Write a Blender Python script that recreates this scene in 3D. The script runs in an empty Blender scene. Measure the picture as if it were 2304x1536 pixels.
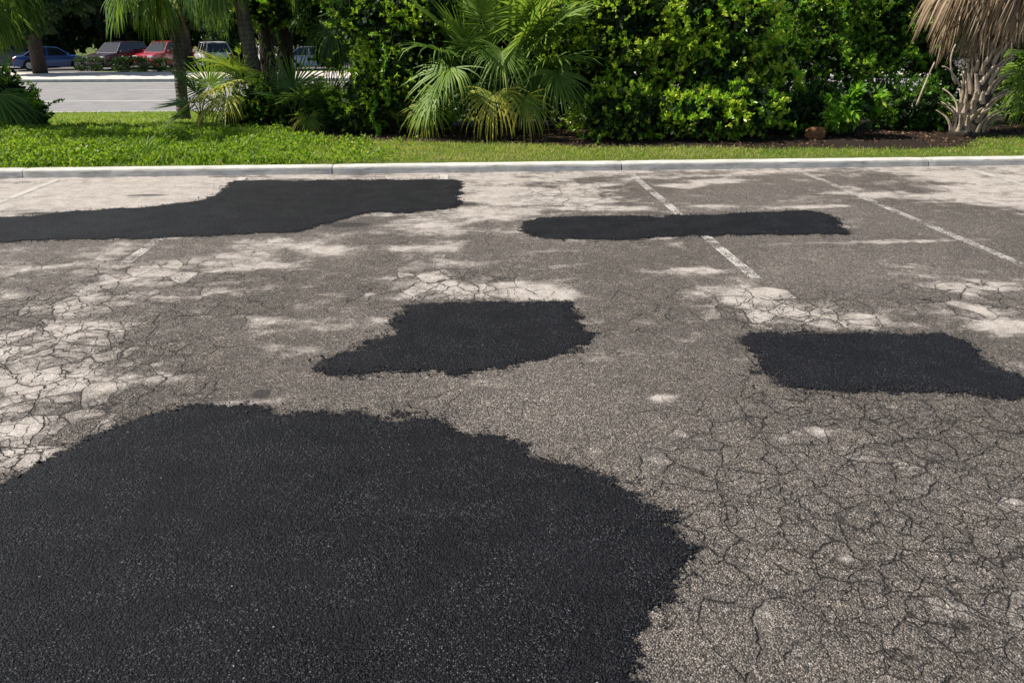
import bpy, math, random
import numpy as np
from mathutils import Vector, noise as mn
R = math.radians
rng = np.random.default_rng(11)
random.seed(5)
S = bpy.context.scene
COL = S.collection

# ---------------------------------------------------------------- camera
H = 2.1
cam = bpy.data.cameras.new("camera"); camo = bpy.data.objects.new("camera", cam); COL.objects.link(camo)
cam.sensor_width = 36.0; cam.lens = 36.0 * 1700 / 2304; cam.clip_start = 0.05; cam.clip_end = 3000
PITCH, YAW = R(22.698), R(4.098)
camo.location = (0, 0, H); camo.rotation_euler = (R(90) - PITCH, 0, -YAW)
S.camera = camo
FW = np.array([math.sin(YAW)*math.cos(PITCH), math.cos(YAW)*math.cos(PITCH), -math.sin(PITCH)])
RT = np.array([math.cos(YAW), -math.sin(YAW), 0.0]); UP = np.cross(RT, FW)
def ray(px, py):
    return FW + (px-1152)/1700*RT + (768-py)/1700*UP
def G(px, py, z=0.0):
    "point of the ground (height z) seen at a photo pixel"
    d = ray(px, py); t = (z-H)/d[2]; return d[0]*t, d[1]*t
def W(px, py, Y):
    "point at distance Y along the lot seen at a photo pixel"
    d = ray(px, py); t = Y/d[1]; return np.array([d[0]*t, Y, H + d[2]*t])

# ---------------------------------------------------------------- light
SUN = np.array([-0.66, 0.10, 0.80]); SUN /= np.linalg.norm(SUN)
wd = bpy.data.worlds.new("World"); S.world = wd; wd.use_nodes = True
nt = wd.node_tree; nt.nodes.clear()
sky = nt.nodes.new("ShaderNodeTexSky"); sky.sky_type = 'NISHITA'; sky.sun_disc = False
sky.sun_elevation = math.asin(SUN[2]); sky.sun_rotation = math.atan2(SUN[0], SUN[1])
bg = nt.nodes.new("ShaderNodeBackground"); bg.inputs[1].default_value = 0.075
wo = nt.nodes.new("ShaderNodeOutputWorld")
nt.links.new(sky.outputs[0], bg.inputs[0]); nt.links.new(bg.outputs[0], wo.inputs[0])
sl = bpy.data.lights.new("sun", 'SUN'); sl.energy = 5.0; sl.angle = R(0.5); sl.color = (1.0, 0.94, 0.83)
so = bpy.data.objects.new("sun", sl); COL.objects.link(so); so.location = (-20, 8, 30)
so.rotation_euler = Vector(SUN).to_track_quat('Z', 'Y').to_euler()
S.view_settings.view_transform = 'Standard'; S.view_settings.look = 'None'
S.view_settings.gamma = 1.0; S.view_settings.exposure = 0.62; S.view_settings.use_curve_mapping = False
S.cycles.max_bounces = 4; S.cycles.transparent_max_bounces = 12; S.cycles.transmission_bounces = 4
S.cycles.sample_clamp_indirect = 4.0

# ---------------------------------------------------------------- material helpers
class NT:
    def __init__(s, name):
        s.m = bpy.data.materials.new(name); s.m.use_nodes = True
        s.t = s.m.node_tree; s.t.nodes.clear(); s.out = s.n("ShaderNodeOutputMaterial")
    def n(s, typ, **kw):
        x = s.t.nodes.new(typ)
        for k, v in kw.items(): setattr(x, k, v)
        return x
    def set(s, sock, v):
        if isinstance(v, bpy.types.NodeSocket): s.t.links.new(v, sock)
        elif v is not None:
            if isinstance(v, (tuple, list)) and len(v) == 3 and sock.type == 'RGBA': v = (*v, 1)
            sock.default_value = v
    def math(s, op, a, b=None, c=None, clamp=False):
        x = s.n("ShaderNodeMath", operation=op, use_clamp=clamp)
        for i, v in enumerate((a, b, c)):
            if v is not None: s.set(x.inputs[i], v)
        return x.outputs[0]
    def mix(s, f, a, b, mode='MIX'):
        x = s.n("ShaderNodeMix", data_type='RGBA', blend_type=mode)
        s.set(x.inputs[0], f); s.set(x.inputs[6], a); s.set(x.inputs[7], b); return x.outputs[2]
    def pos(s): return s.n("ShaderNodeNewGeometry").outputs['Position']
    def obj(s): return s.n("ShaderNodeTexCoord").outputs['Object']
    def map(s, v, scale=(1, 1, 1), loc=(0, 0, 0)):
        x = s.n("ShaderNodeMapping"); s.set(x.inputs[0], v); x.inputs['Scale'].default_value = scale
        x.inputs['Location'].default_value = loc; return x.outputs[0]
    def noise(s, v, scale, detail=4, rough=.5, dist=0.0):
        x = s.n("ShaderNodeTexNoise"); s.set(x.inputs['Vector'], v); x.inputs['Scale'].default_value = scale
        x.inputs['Detail'].default_value = detail; x.inputs['Roughness'].default_value = rough
        x.inputs['Distortion'].default_value = dist; return x.outputs['Fac']
    def vor(s, v, scale, feature='F1', rand=1.0):
        x = s.n("ShaderNodeTexVoronoi", feature=feature); s.set(x.inputs['Vector'], v)
        x.inputs['Scale'].default_value = scale; x.inputs['Randomness'].default_value = rand; return x
    def ss(s, v, lo, hi):
        x = s.n("ShaderNodeMapRange", interpolation_type='SMOOTHSTEP'); s.set(x.inputs[0], v)
        s.set(x.inputs[1], lo); s.set(x.inputs[2], hi); return x.outputs[0]
    def ramp(s, v, stops):
        x = s.n("ShaderNodeValToRGB"); s.set(x.inputs[0], v); e = x.color_ramp.elements
        while len(e) < len(stops): e.new(0.5)
        for el, (p, c) in zip(e, stops): el.position = p; el.color = (*c, 1)
        return x.outputs[0]
    def attr(s, name): return s.n("ShaderNodeAttribute", attribute_name=name).outputs['Fac']
    def bump(s, h, strength, dist, normal=None):
        x = s.n("ShaderNodeBump"); x.inputs['Strength'].default_value = strength
        x.inputs['Distance'].default_value = dist; s.set(x.inputs['Height'], h)
        if normal is not None: s.set(x.inputs['Normal'], normal)
        return x.outputs[0]
    def bsdf(s, color, rough=.8, spec=.3, normal=None, **kw):
        x = s.n("ShaderNodeBsdfPrincipled"); s.set(x.inputs['Base Color'], color)
        s.set(x.inputs['Roughness'], rough); s.set(x.inputs['Specular IOR Level'], spec)
        if normal is not None: s.set(x.inputs['Normal'], normal)
        for k, v in kw.items(): s.set(x.inputs[k], v)
        return x.outputs[0]
    def done(s, sh): s.t.links.new(sh, s.out.inputs[0]); return s.m
    def mixsh(s, f, a, b):
        x = s.n("ShaderNodeMixShader"); s.set(x.inputs[0], f); s.t.links.new(a, x.inputs[1]); s.t.links.new(b, x.inputs[2])
        return x.outputs[0]

def stones(n, p):
    "aggregate: random stone value and gap mask, coarse and fine"
    wv = n.n("ShaderNodeVectorMath", operation='ADD'); n.set(wv.inputs[0], p)
    nz = n.n("ShaderNodeTexNoise"); n.set(nz.inputs['Vector'], p); nz.inputs['Scale'].default_value = 90
    sc = n.n("ShaderNodeVectorMath", operation='SCALE'); n.set(sc.inputs[0], nz.outputs['Color']); sc.inputs['Scale'].default_value = .006
    n.set(wv.inputs[1], sc.outputs[0])
    a = n.vor(wv.outputs[0], 140); b = n.vor(wv.outputs[0], 60)
    ra = n.n("ShaderNodeSeparateColor"); n.set(ra.inputs[0], a.outputs['Color'])
    rb = n.n("ShaderNodeSeparateColor"); n.set(rb.inputs[0], b.outputs['Color'])
    return a.outputs['Distance'], ra.outputs[0], b.outputs['Distance'], rb.outputs[0]

def mat_lot():
    n = NT("old_asphalt"); p = n.pos()
    wear = n.attr("wear"); crk = n.attr("crack"); stain = n.attr("stain")
    big = n.noise(p, 1.3, 6, .62); mid = n.noise(p, 5.0, 6, .65); fine = n.noise(p, 30, 3, .6); lg = n.noise(p, .35, 3)
    # cracks ------------------------------------------------------
    def warp(amt, scale):
        nz = n.n("ShaderNodeTexNoise"); n.set(nz.inputs['Vector'], p); nz.inputs['Scale'].default_value = scale; nz.inputs['Detail'].default_value = 4
        sb = n.n("ShaderNodeVectorMath", operation='SUBTRACT'); n.set(sb.inputs[0], nz.outputs['Color']); sb.inputs[1].default_value = (.5, .5, .5)
        sc = n.n("ShaderNodeVectorMath", operation='SCALE'); n.set(sc.inputs[0], sb.outputs[0]); sc.inputs['Scale'].default_value = amt
        ad = n.n("ShaderNodeVectorMath", operation='ADD'); n.set(ad.inputs[0], p); n.set(ad.inputs[1], sc.outputs[0]); return ad.outputs[0]
    wp = warp(.16, 4.5)
    c1 = n.vor(n.map(wp, (1, .92, 1)), 4.1, 'DISTANCE_TO_EDGE').outputs['Distance']
    c2 = n.vor(n.map(wp, (1.1, 1, 1), (3.3, 1.7, 0)), 8.5, 'DISTANCE_TO_EDGE').outputs['Distance']
    wvar = n.math('MULTIPLY_ADD', n.ss(fine, .3, .75), .040, .008)
    gate = n.ss(n.math('ADD', crk, n.math('MULTIPLY', n.math('SUBTRACT', n.noise(p, 1.7, 4, .6), .5), 1.3)), .30, .62)
    k1 = n.math('SUBTRACT', 1.0, n.ss(c1, 0.0, wvar)); seg = n.math('MULTIPLY_ADD', n.ss(n.noise(p, 6.5, 4, .7), .36, .56), .72, .28); k1 = n.math('MULTIPLY', n.math('MULTIPLY', k1, gate), n.math('MAXIMUM', seg, n.ss(wear, .4, .6))); halo = n.math('MULTIPLY', n.math('SUBTRACT', 1.0, n.ss(c1, .0, .16)), gate)
    gate2 = n.ss(n.math('ADD', crk, n.math('MULTIPLY', n.math('SUBTRACT', n.noise(p, 2.6, 4, .6), .5), 1.6)), .50, .85)
    k2 = n.math('SUBTRACT', 1.0, n.ss(c2, 0.0, n.math('MULTIPLY', wvar, 1.25))); k2 = n.math('MULTIPLY', n.math('MULTIPLY', k2, gate2), .85)
    cr = n.math('MAXIMUM', k1, k2)
    # worn pale slabs --------------------------------------------
    cell = n.n('ShaderNodeSeparateColor'); n.set(cell.inputs[0], n.vor(n.map(wp, (1, .92, 1)), 4.1).outputs['Color'])
    e = n.math('ADD', wear, n.math('MULTIPLY', n.math('SUBTRACT', n.noise(n.map(p, (.55, 1.3, 1)), 1.9, 6, .62), .5), 1.5))
    e = n.math('ADD', e, n.math('MULTIPLY', n.math('SUBTRACT', cell.outputs[0], .5), n.math('MULTIPLY', gate, .34)))
    e = n.math('ADD', e, n.math('MULTIPLY', n.math('SUBTRACT', mid, .5), .75))
    e = n.math('ADD', e, n.math('MULTIPLY', n.math('SUBTRACT', fine, .5), .35))
    pale = n.ss(e, .36, .80)
    dark = n.mix(n.ss(lg, .35, .65), (.124, .107, .095), (.174, .152, .136))
    dark = n.mix(n.math('MULTIPLY', n.ss(mid, .4, .7), .45), dark, (.235, .20, .165))
    light = n.mix(n.ss(mid, .35, .65), (.33, .292, .262), (.42, .378, .345))
    light = n.mix(n.math('MULTIPLY', n.ss(n.noise(p, 9, 4), .52, .66), .3), light, (.27, .22, .18))
    da, ra, db, rb = stones(n, p)
    # dark binder with exposed stones
    st = n.math('MULTIPLY', n.math('POWER', ra, 1.6), 2.1)
    st = n.math('MULTIPLY', st, n.math('SUBTRACT', 1.15, n.math('MULTIPLY', n.ss(da, .35, .8), 1.0)))
    st2 = n.math('MULTIPLY_ADD', n.ss(rb, .86, .95), .55, .82)
    sp = n.math('MULTIPLY', n.math('MULTIPLY_ADD', st, .90, .34), st2)
    spx = n.n("ShaderNodeCombineColor"); [n.set(spx.inputs[i], sp) for i in range(3)]
    darkc = n.mix(1.0, dark, spx.outputs[0], 'MULTIPLY')
    sp2 = n.math('MULTIPLY_ADD', sp, .34, .70)
    spy = n.n("ShaderNodeCombineColor"); [n.set(spy.inputs[i], sp2) for i in range(3)]
    lightc = n.mix(1.0, light, spy.outputs[0], 'MULTIPLY')
    col = n.mix(pale, darkc, lightc)
    col = n.mix(n.math('MULTIPLY', n.ss(n.math('ADD', stain, n.math('MULTIPLY', n.math('SUBTRACT', mid, .5), 1.5)), .4, .8), .8), col, (.03, .027, .027))
    col = n.mix(n.math('MULTIPLY', halo, .20), col, (.06, .05, .042))
    col = n.mix(n.math('MULTIPLY', cr, .92), col, (.018, .015, .013))
    h = n.math('SUBTRACT', n.math('MULTIPLY', n.math('SUBTRACT', 1.0, da), n.math('MULTIPLY_ADD', pale, -.55, 1.0)), n.math('MULTIPLY', cr, 1.6))
    h = n.math('ADD', h, n.math('MULTIPLY', n.noise(p, 14, 3), 1.2))
    nrm = n.bump(h, 1.0, .0085)
    return n.done(n.bsdf(col, .86, .25, nrm))

def mat_patch():
    n = NT("fresh_asphalt"); p = n.pos(); sd = n.attr("sdf")
    da, ra, db, rb = stones(n, p)
    lg = n.noise(p, 1.1, 5, .6); mid = n.noise(p, 6, 4)
    base = n.mix(n.ss(n.math('ADD', n.math('MULTIPLY', lg, .6), n.math('MULTIPLY', n.noise(n.map(p, (.5, 2.4, 1)), 2.2, 5, .65), .4)), .40, .60), (.0012, .0012, .0020), (.0052, .0052, .0068))
    v = n.math('MULTIPLY', n.ss(ra, .62, 1.0), n.math('SUBTRACT', 1.0, n.ss(da, .2, .6)))
    v = n.math('MULTIPLY', v, n.math('MULTIPLY', n.math('ADD', n.ss(n.noise(p, 3.2, 5, .7), .35, .65), .25), .85))
    fa = n.vor(p, 210); fr = n.n('ShaderNodeSeparateColor'); n.set(fr.inputs[0], fa.outputs['Color'])
    base = n.mix(n.math('MULTIPLY', n.math('POWER', fr.outputs[0], 2.0), n.math('SUBTRACT', 1.0, n.ss(fa.outputs['Distance'], .3, .8))), base, (.022, .022, .028))
    col = n.mix(v, base, (.14, .14, .155))
    col = n.mix(n.math('MULTIPLY', n.ss(rb, .984, .995), n.math('SUBTRACT', 1.0, n.ss(db, .05, .3))), col, (.36, .35, .34))
    h = n.math('ADD', n.math('SUBTRACT', 1.0, da), n.math('SUBTRACT', 1.0, db))
    nrm = n.bump(h, 1.0, .007)
    sh = n.bsdf(col, n.math('ADD', n.math('MULTIPLY', ra, .3), n.math('MULTIPLY_ADD', n.ss(lg, .3, .7), .30, .32)), .13, nrm)
    e = n.math('ADD', sd, n.math('MULTIPLY', n.math('SUBTRACT', n.noise(n.map(p, (.7, 1.2, 1)), 5, 8, .8), .5), .50))
    e = n.math('ADD', e, n.math('MULTIPLY', n.math('SUBTRACT', ra, .5), .035))
    e = n.math('ADD', e, n.math('MULTIPLY', n.math('SUBTRACT', rb, .5), .05))
    a = n.math('GREATER_THAN', e, 0.0)
    tr = n.n("ShaderNodeBsdfTransparent").outputs[0]
    return n.done(n.mixsh(a, tr, sh))

def mat_paint(name, worn):
    n = NT(name); p = n.pos()
    w = n.math('ADD', n.noise(p, 3, 5, .7), n.math('MULTIPLY', n.noise(p, 45, 3, .6), .55))
    da, ra, db, rb = stones(n, p)
    w = n.math('ADD', w, n.math('MULTIPLY', ra, .22))
    a = n.math('GREATER_THAN', w, worn)
    col = n.mix(n.noise(p, 20, 4), (.36, .335, .305), (.50, .47, .44))
    sh = n.bsdf(col, .7, .3, n.bump(n.math('SUBTRACT', 1.0, da), .5, .004))
    tr = n.n("ShaderNodeBsdfTransparent").outputs[0]
    return n.done(n.mixsh(a, tr, sh))

def mat_simple(name, c1, c2, scale=8, rough=.85, spec=.25, bump=.4, bd=.01, detail=5):
    n = NT(name); p = n.pos(); f = n.noise(p, scale, detail, .6)
    return n.done(n.bsdf(n.mix(n.ss(f, .3, .7), c1, c2), rough, spec, n.bump(n.noise(p, scale*3, 4), bump, bd)))

def mat_concrete():
    n = NT("kerb_concrete"); p = n.pos()
    a = n.noise(p, 2.2, 6, .65); b = n.noise(p, 60, 3)
    col = n.mix(n.ss(a, .35, .68), (.46, .445, .41), (.62, .60, .55))
    col = n.mix(n.math('MULTIPLY', n.ss(n.noise(n.map(p, (1.2, 9, 9)), 3, 5, .7), .50, .68), .6), col, (.17, .15, .125))
    col = n.mix(n.math('MULTIPLY', n.ss(b, .6, .75), .35), col, (.24, .23, .21))
    return n.done(n.bsdf(col, .85, .25, n.bump(b, .5, .004)))

def mat_leaf(name, stops, rough=.42, spec=.45, trans=.32, tcol=(.30, .42, .04), tint="tint"):
    n = NT(name); t = n.attr(tint); p = n.pos()
    t2 = n.math('ADD', t, n.math('MULTIPLY', n.math('SUBTRACT', n.noise(p, 12, 3), .5), .25), clamp=True)
    col = n.ramp(t2, stops)
    a = n.bsdf(col, rough, spec)
    tr = n.n("ShaderNodeBsdfTranslucent"); n.set(tr.inputs[0], n.mix(.5, n.mix(1.0, col, (1.7, 1.8, .8), 'MULTIPLY'), tcol))
    return n.done(n.mixsh(trans, a, tr.outputs[0]))

LEAF = mat_leaf("shrub_leaf", [(0, (.012, .036, .010)), (.3, (.045, .13, .016)), (.56, (.13, .31, .026)), (.80, (.27, .46, .038)), (1, (.48, .56, .06))], .34, .5, .40, (.28, .50, .03))
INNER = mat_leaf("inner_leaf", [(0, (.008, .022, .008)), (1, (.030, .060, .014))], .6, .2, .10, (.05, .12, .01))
DLEAF = mat_leaf("far_leaf", [(0, (.010, .026, .010)), (.5, (.026, .062, .016)), (1, (.075, .13, .022))], .5, .3, .22, (.16, .26, .03))
PALM = mat_leaf("palm_leaf", [(0, (.016, .045, .016)), (.45, (.070, .155, .026)), (.8, (.21, .31, .04)), (1, (.50, .44, .06))], .5, .32, .34, (.28, .38, .05))
DEAD = mat_leaf("dead_palm_leaf", [(0, (.10, .066, .04)), (.5, (.30, .21, .13)), (1, (.50, .42, .32))], .75, .2, .12, (.4, .28, .14))
GRASS = mat_leaf("grass_blade", [(0, (.025, .07, .010)), (.4, (.095, .215, .016)), (.75, (.25, .34, .035)), (1, (.46, .41, .15))], .5, .3, .42, (.32, .46, .03))
LITTER = mat_leaf("litter_leaf", [(0, (.05, .03, .02)), (.6, (.17, .09, .05)), (1, (.36, .25, .15))], .8, .2, .05, (.2, .1, .05))

def mat_bark(name, c1, c2, ring=0.0):
    n = NT(name); p = n.obj(); f = n.noise(n.map(p, (3, 3, 1)), 6, 6, .7)
    fib = n.noise(n.map(p, (14, 14, 1.2)), 6, 4, .6)
    h = n.math('ADD', f, fib)
    col = n.mix(n.ss(f, .3, .7), c1, c2)
    col = n.mix(n.math('MULTIPLY', n.ss(fib, .55, .75), .5), col, tuple(x*.45 for x in c1))
    if ring:
        wv = n.n("ShaderNodeTexWave", bands_direction='Z'); n.set(wv.inputs['Vector'], p); wv.inputs['Scale'].default_value = ring
        wv.inputs['Distortion'].default_value = 3; h = n.math('ADD', h, n.math('MULTIPLY', wv.outputs['Fac'], .8))
        col = n.mix(n.math('MULTIPLY', n.math('SUBTRACT', 1.0, wv.outputs['Fac']), .35), col, tuple(x*.4 for x in c1))
    return n.done(n.bsdf(col, .9, .15, n.bump(h, .9, .02)))
BARK = mat_bark("palm_bark", (.085, .072, .06), (.20, .175, .15), 3.5)
DBARK = mat_bark("dark_bark", (.035, .028, .022), (.095, .078, .062))
BOOT = mat_bark("palm_boot", (.30, .235, .175), (.58, .48, .375))
STEMM = mat_bark("petiole", (.07, .11, .03), (.14, .18, .06))

# ---------------------------------------------------------------- object helpers
def tag(o, label=None, cat=None, group=None, kind=None):
    if label: o["label"] = label
    if cat: o["category"] = cat
    if group: o["group"] = group
    if kind: o["kind"] = kind
    return o
def empty(name, loc, rz=0.0, sc=1.0):
    o = bpy.data.objects.new(name, None); COL.objects.link(o); o.location = [float(v) for v in loc]
    o.rotation_euler.z = rz; o.scale = (sc, sc, sc); o.empty_display_size = .1; return o
def np_mesh(name, V, F, mat=None, attrs=None, smooth=False):
    "V (n,3); F int array (m,3) or (m,4)"
    V = np.asarray(V, dtype=np.float32); F = np.asarray(F, dtype=np.int32); k = F.shape[1]
    me = bpy.data.meshes.new(name); me.vertices.add(len(V)); me.vertices.foreach_set("co", V.ravel())
    me.loops.add(F.size); me.loops.foreach_set("vertex_index", F.ravel())
    me.polygons.add(len(F)); me.polygons.foreach_set("loop_start", np.arange(0, F.size, k, dtype=np.int32))
    if smooth: me.polygons.foreach_set("use_smooth", np.ones(len(F), dtype=bool))
    me.update(calc_edges=True)
    for a, v in (attrs or {}).items():
        at = me.attributes.new(a, 'FLOAT', 'POINT'); at.data.foreach_set("value", np.asarray(v, dtype=np.float32))
    if mat: me.materials.append(mat)
    return me
def link(name, me, parent=None, loc=None, rz=None):
    o = bpy.data.objects.new(name, me); COL.objects.link(o)
    if parent is not None: o.parent = parent
    if loc is not None: o.location = [float(v) for v in loc]
    if rz is not None: o.rotation_euler.z = rz
    return o
class MB:
    "collects polygons into one mesh"
    def __init__(s): s.v = []; s.f = []
    def add(s, v, f):
        k = len(s.v); s.v += [tuple(float(c) for c in q) for q in v]; s.f += [tuple(i+k for i in q) for q in f]
    def box(s, c, d, rz=0.0, top=(1, 1)):
        cx, cy, cz = c; x, y, z = d[0]/2, d[1]/2, d[2]/2; vs = []
        for sz, m in ((-1, (1, 1)), (1, top)):
            for a, b in ((-1, -1), (1, -1), (1, 1), (-1, 1)):
                X, Y = a*x*m[0], b*y*m[1]
                vs.append((cx+X*math.cos(rz)-Y*math.sin(rz), cy+X*math.sin(rz)+Y*math.cos(rz), cz+sz*z))
        s.add(vs, [(3, 2, 1, 0), (4, 5, 6, 7), (0, 1, 5, 4), (1, 2, 6, 5), (2, 3, 7, 6), (3, 0, 4, 7)])
    def tube(s, pts, rad, n=8, cap=True, jit=0.0):
        pts = [Vector(p) for p in pts]; rings = []
        for i, p in enumerate(pts):
            d = (pts[min(i+1, len(pts)-1)]-pts[max(i-1, 0)]).normalized()
            a = d.orthogonal().normalized() if i == 0 else (a - d*a.dot(d)).normalized()
            b = d.cross(a); r = rad[i] if hasattr(rad, '__len__') else rad
            rings.append([p + (a*math.cos(t)+b*math.sin(t))*r*(1+random.uniform(-jit, jit)) for t in [2*math.pi*j/n for j in range(n)]])
        v = [q for rg in rings for q in rg]; f = []
        for i in range(len(pts)-1):
            for j in range(n): f.append((i*n+j, i*n+(j+1) % n, (i+1)*n+(j+1) % n, (i+1)*n+j))
        if cap: f.append(tuple(range(n-1, -1, -1))); f.append(tuple((len(pts)-1)*n+j for j in range(n)))
        s.add(v, f)
    def mesh(s, name, mat, smooth=False, bevel=0):
        me = bpy.data.meshes.new(name); me.from_pydata(s.v, [], s.f); me.materials.append(mat)
        if smooth: me.polygons.foreach_set("use_smooth", np.ones(len(me.polygons), dtype=bool))
        return me
    def build(s, name, mat, parent=None, smooth=False, bevel=0.0, loc=None):
        o = link(name, s.mesh(name, mat, smooth), parent, loc)
        if bevel:
            m = o.modifiers.new("bevel", 'BEVEL'); m.width = bevel; m.segments = 2; m.limit_method = 'ANGLE'; m.angle_limit = R(40)
        return o
def fbm(x, y, z=0.0, o=3): return mn.fractal(Vector((x, y, z)), 1.0, 2.0, o)
def grid_mesh(xs, ys, zf):
    X, Y = np.meshgrid(xs, ys); nx, ny = len(xs), len(ys)
    V = np.stack([X.ravel(), Y.ravel(), zf(X, Y).ravel()], 1)
    i, j = np.meshgrid(np.arange(nx-1), np.arange(ny-1)); a = (j*nx+i).ravel()
    return V, np.stack([a, a+1, a+nx+1, a+nx], 1)
def vnoise(X, Y, scale, seed=0):
    "smooth value noise on arrays"
    r = np.random.default_rng(seed); T = r.random((256, 256))
    x = X*scale+1000; y = Y*scale+1000; xi = np.floor(x).astype(int); yi = np.floor(y).astype(int); fx = x-xi; fy = y-yi
    fx = fx*fx*(3-2*fx); fy = fy*fy*(3-2*fy); g = lambda a, b: T[a % 256, b % 256]
    return (g(xi, yi)*(1-fx)+g(xi+1, yi)*fx)*(1-fy)+(g(xi, yi+1)*(1-fx)+g(xi+1, yi+1)*fx)*fy

# ---------------------------------------------------------------- parking lot surface
def dens(a, b, lo, hi, fine, coarse):
    m = np.arange(lo, hi+1e-6, fine); return np.concatenate([np.arange(a, lo-coarse*.5, coarse), m, np.arange(hi+coarse, b+coarse, coarse)])
xs = dens(-60, 60, -9.5, 11.5, .06, 4.0); ys = np.concatenate([np.arange(-30, .9, 3.0), np.arange(1.0, 11.83, .06), [11.84]])
V, F = grid_mesh(xs, ys, lambda X, Y: 0*X + .012*(vnoise(X, Y, .45, 3)-.5)*(np.abs(Y-11.8) > .4))
X, Y = V[:, 0], V[:, 1]
wear = np.where(Y > 9.0, .60, .12) * 1.0
wear = .24 + .13*np.clip((Y-4)/2, 0, 1) + .27*np.clip((Y-8.6)/1.8, 0, 1)
def paint(arr, cx, cy, rx, ry, val, soft=1.15):
    gx, gy = G(cx, cy); x1, _ = G(cx+rx, cy); _, y1 = G(cx, cy-ry); _, y0 = G(cx, cy+ry)
    Rx = x1-gx; Ry = (y1-y0)/2; gy = (y1+y0)/2
    d = np.sqrt(((X-gx)/Rx)**2+((Y-gy)/Ry)**2); m = np.clip((1+soft*.42-d)/soft, 0, 1); m = m*m*(3-2*m)
    arr[:] = arr*(1-m)+val*m
for a in [(250, 440, 420, 42, .92), (1150, 425, 130, 38, .82), (1100, 478, 120, 16, .72), (1290, 440, 110, 26, .86), (2200, 420, 260, 45, .84), (2260, 455, 120, 30, .8),
          (970, 545, 105, 62, .62), (940, 625, 80, 30, .66), (1080, 655, 220, 17, .74), (1230, 662, 80, 16, .95),
          (1540, 610, 95, 11, .62), (1640, 575, 70, 34, .56), (1500, 545, 150, 12, .5), (1720, 585, 120, 10, .55),
          (1700, 668, 85, 26, .86), (1780, 715, 130, 24, .90), (1900, 705, 70, 36, .62), (2180, 645, 90, 18, .74), (2190, 700, 110, 22, .62), (2270, 735, 80, 28, .76),
          (60, 690, 240, 40, .58), (130, 770, 210, 44, .62), (90, 860, 230, 70, .66), (60, 950, 170, 50, .66), (50, 1030, 120, 34, .66), (250, 840, 90, 26, .5),
          (620, 562, 190, 26, .60), (540, 600, 170, 24, .60), (330, 612, 230, 26, .54), (250, 645, 180, 22, .54), (430, 660, 160, 12, .46), (150, 575, 150, 12, .5), (700, 590, 70, 12, .42), (60, 610, 120, 20, .46),
          (1495, 895, 34, 11, .80), (1915, 1265, 42, 14, .80), (1850, 975, 50, 10, .42), (560, 905, 120, 9, .55), (250, 900, 60, 14, .5), (1170, 870, 100, 16, .32),
          (1570, 430, 190, 34, .24), (1960, 408, 150, 24, .30), (1740, 420, 130, 28, .26), (1700, 460, 320, 18, .34), (2080, 480, 260, 26, .26), (1340, 408, 60, 8, .35), (1220, 415, 60, 10, .5),
          (1800, 560, 300, 40, .16), (2200, 540, 220, 45, .14), (1450, 580, 120, 22, .14), (1400, 640, 110, 20, .14), (1100, 560, 60, 30, .22), (820, 590, 60, 30, .2),
          (1280, 545, 120, 8, .34), (1950, 545, 260, 5, .62), (1830, 522, 120, 5, .55), (1600, 408, 70, 6, .85), (1530, 418, 60, 6, .8), (1600, 465, 70, 4, .8), (1850, 465, 100, 4, .8), (1950, 435, 110, 4, .8), (1380, 470, 110, 6, .8)]:
    paint(wear, *a)
crack = np.full(len(V), .30)
crack -= .22*np.clip((Y-8)/1.5, 0, 1)
for a in [(100, 760, 330, 150, .95), (80, 960, 260, 130, .95), (350, 860, 170, 90, .62), (1760, 700, 220, 55, .9), (2100, 1300, 560, 420, .92), (2200, 1100, 380, 170, .92), (1750, 1050, 320, 160, .75), (1500, 960, 250, 60, .5), (2000, 950, 340, 60, .75), (1500, 700, 160, 80, .5), (1150, 900, 250, 40, .5), (450, 700, 200, 60, .62),
          (1000, 640, 220, 45, .7), (2200, 680, 200, 70, .6), (1280, 440, 180, 50, .5), (300, 620, 330, 50, .55), (900, 1000, 20, 10, .1), (1400, 870, 220, 60, .3)]:
    paint(crack, *a)
stain = np.zeros(len(V))
for a in [(1080, 418, 60, 6, .55), (330, 440, 60, 3, .9), (90, 480, 70, 4, .9), (780, 505, 70, 7, .9), (1050, 458, 40, 6, .8), (1180, 398, 40, 4, .7), (590, 885, 34, 14, .95), (1565, 1260, 30, 20, .6),
          (1545, 1325, 34, 14, .7), (2290, 1170, 70, 40, .5), (700, 800, 60, 20, .45), (820, 745, 40, 10, .5), (450, 455, 70, 8, .6), (1640, 790, 50, 30, .5), (1300, 1085, 60, 14, .4), (1520, 1220, 60, 50, .5)]:
    paint(stain, *a)
lot = link("parking_lot", np_mesh("parking_lot", V, F, mat_lot(), {"wear": wear, "crack": crack, "stain": stain}, True)); tag(lot, kind="structure")

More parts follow.
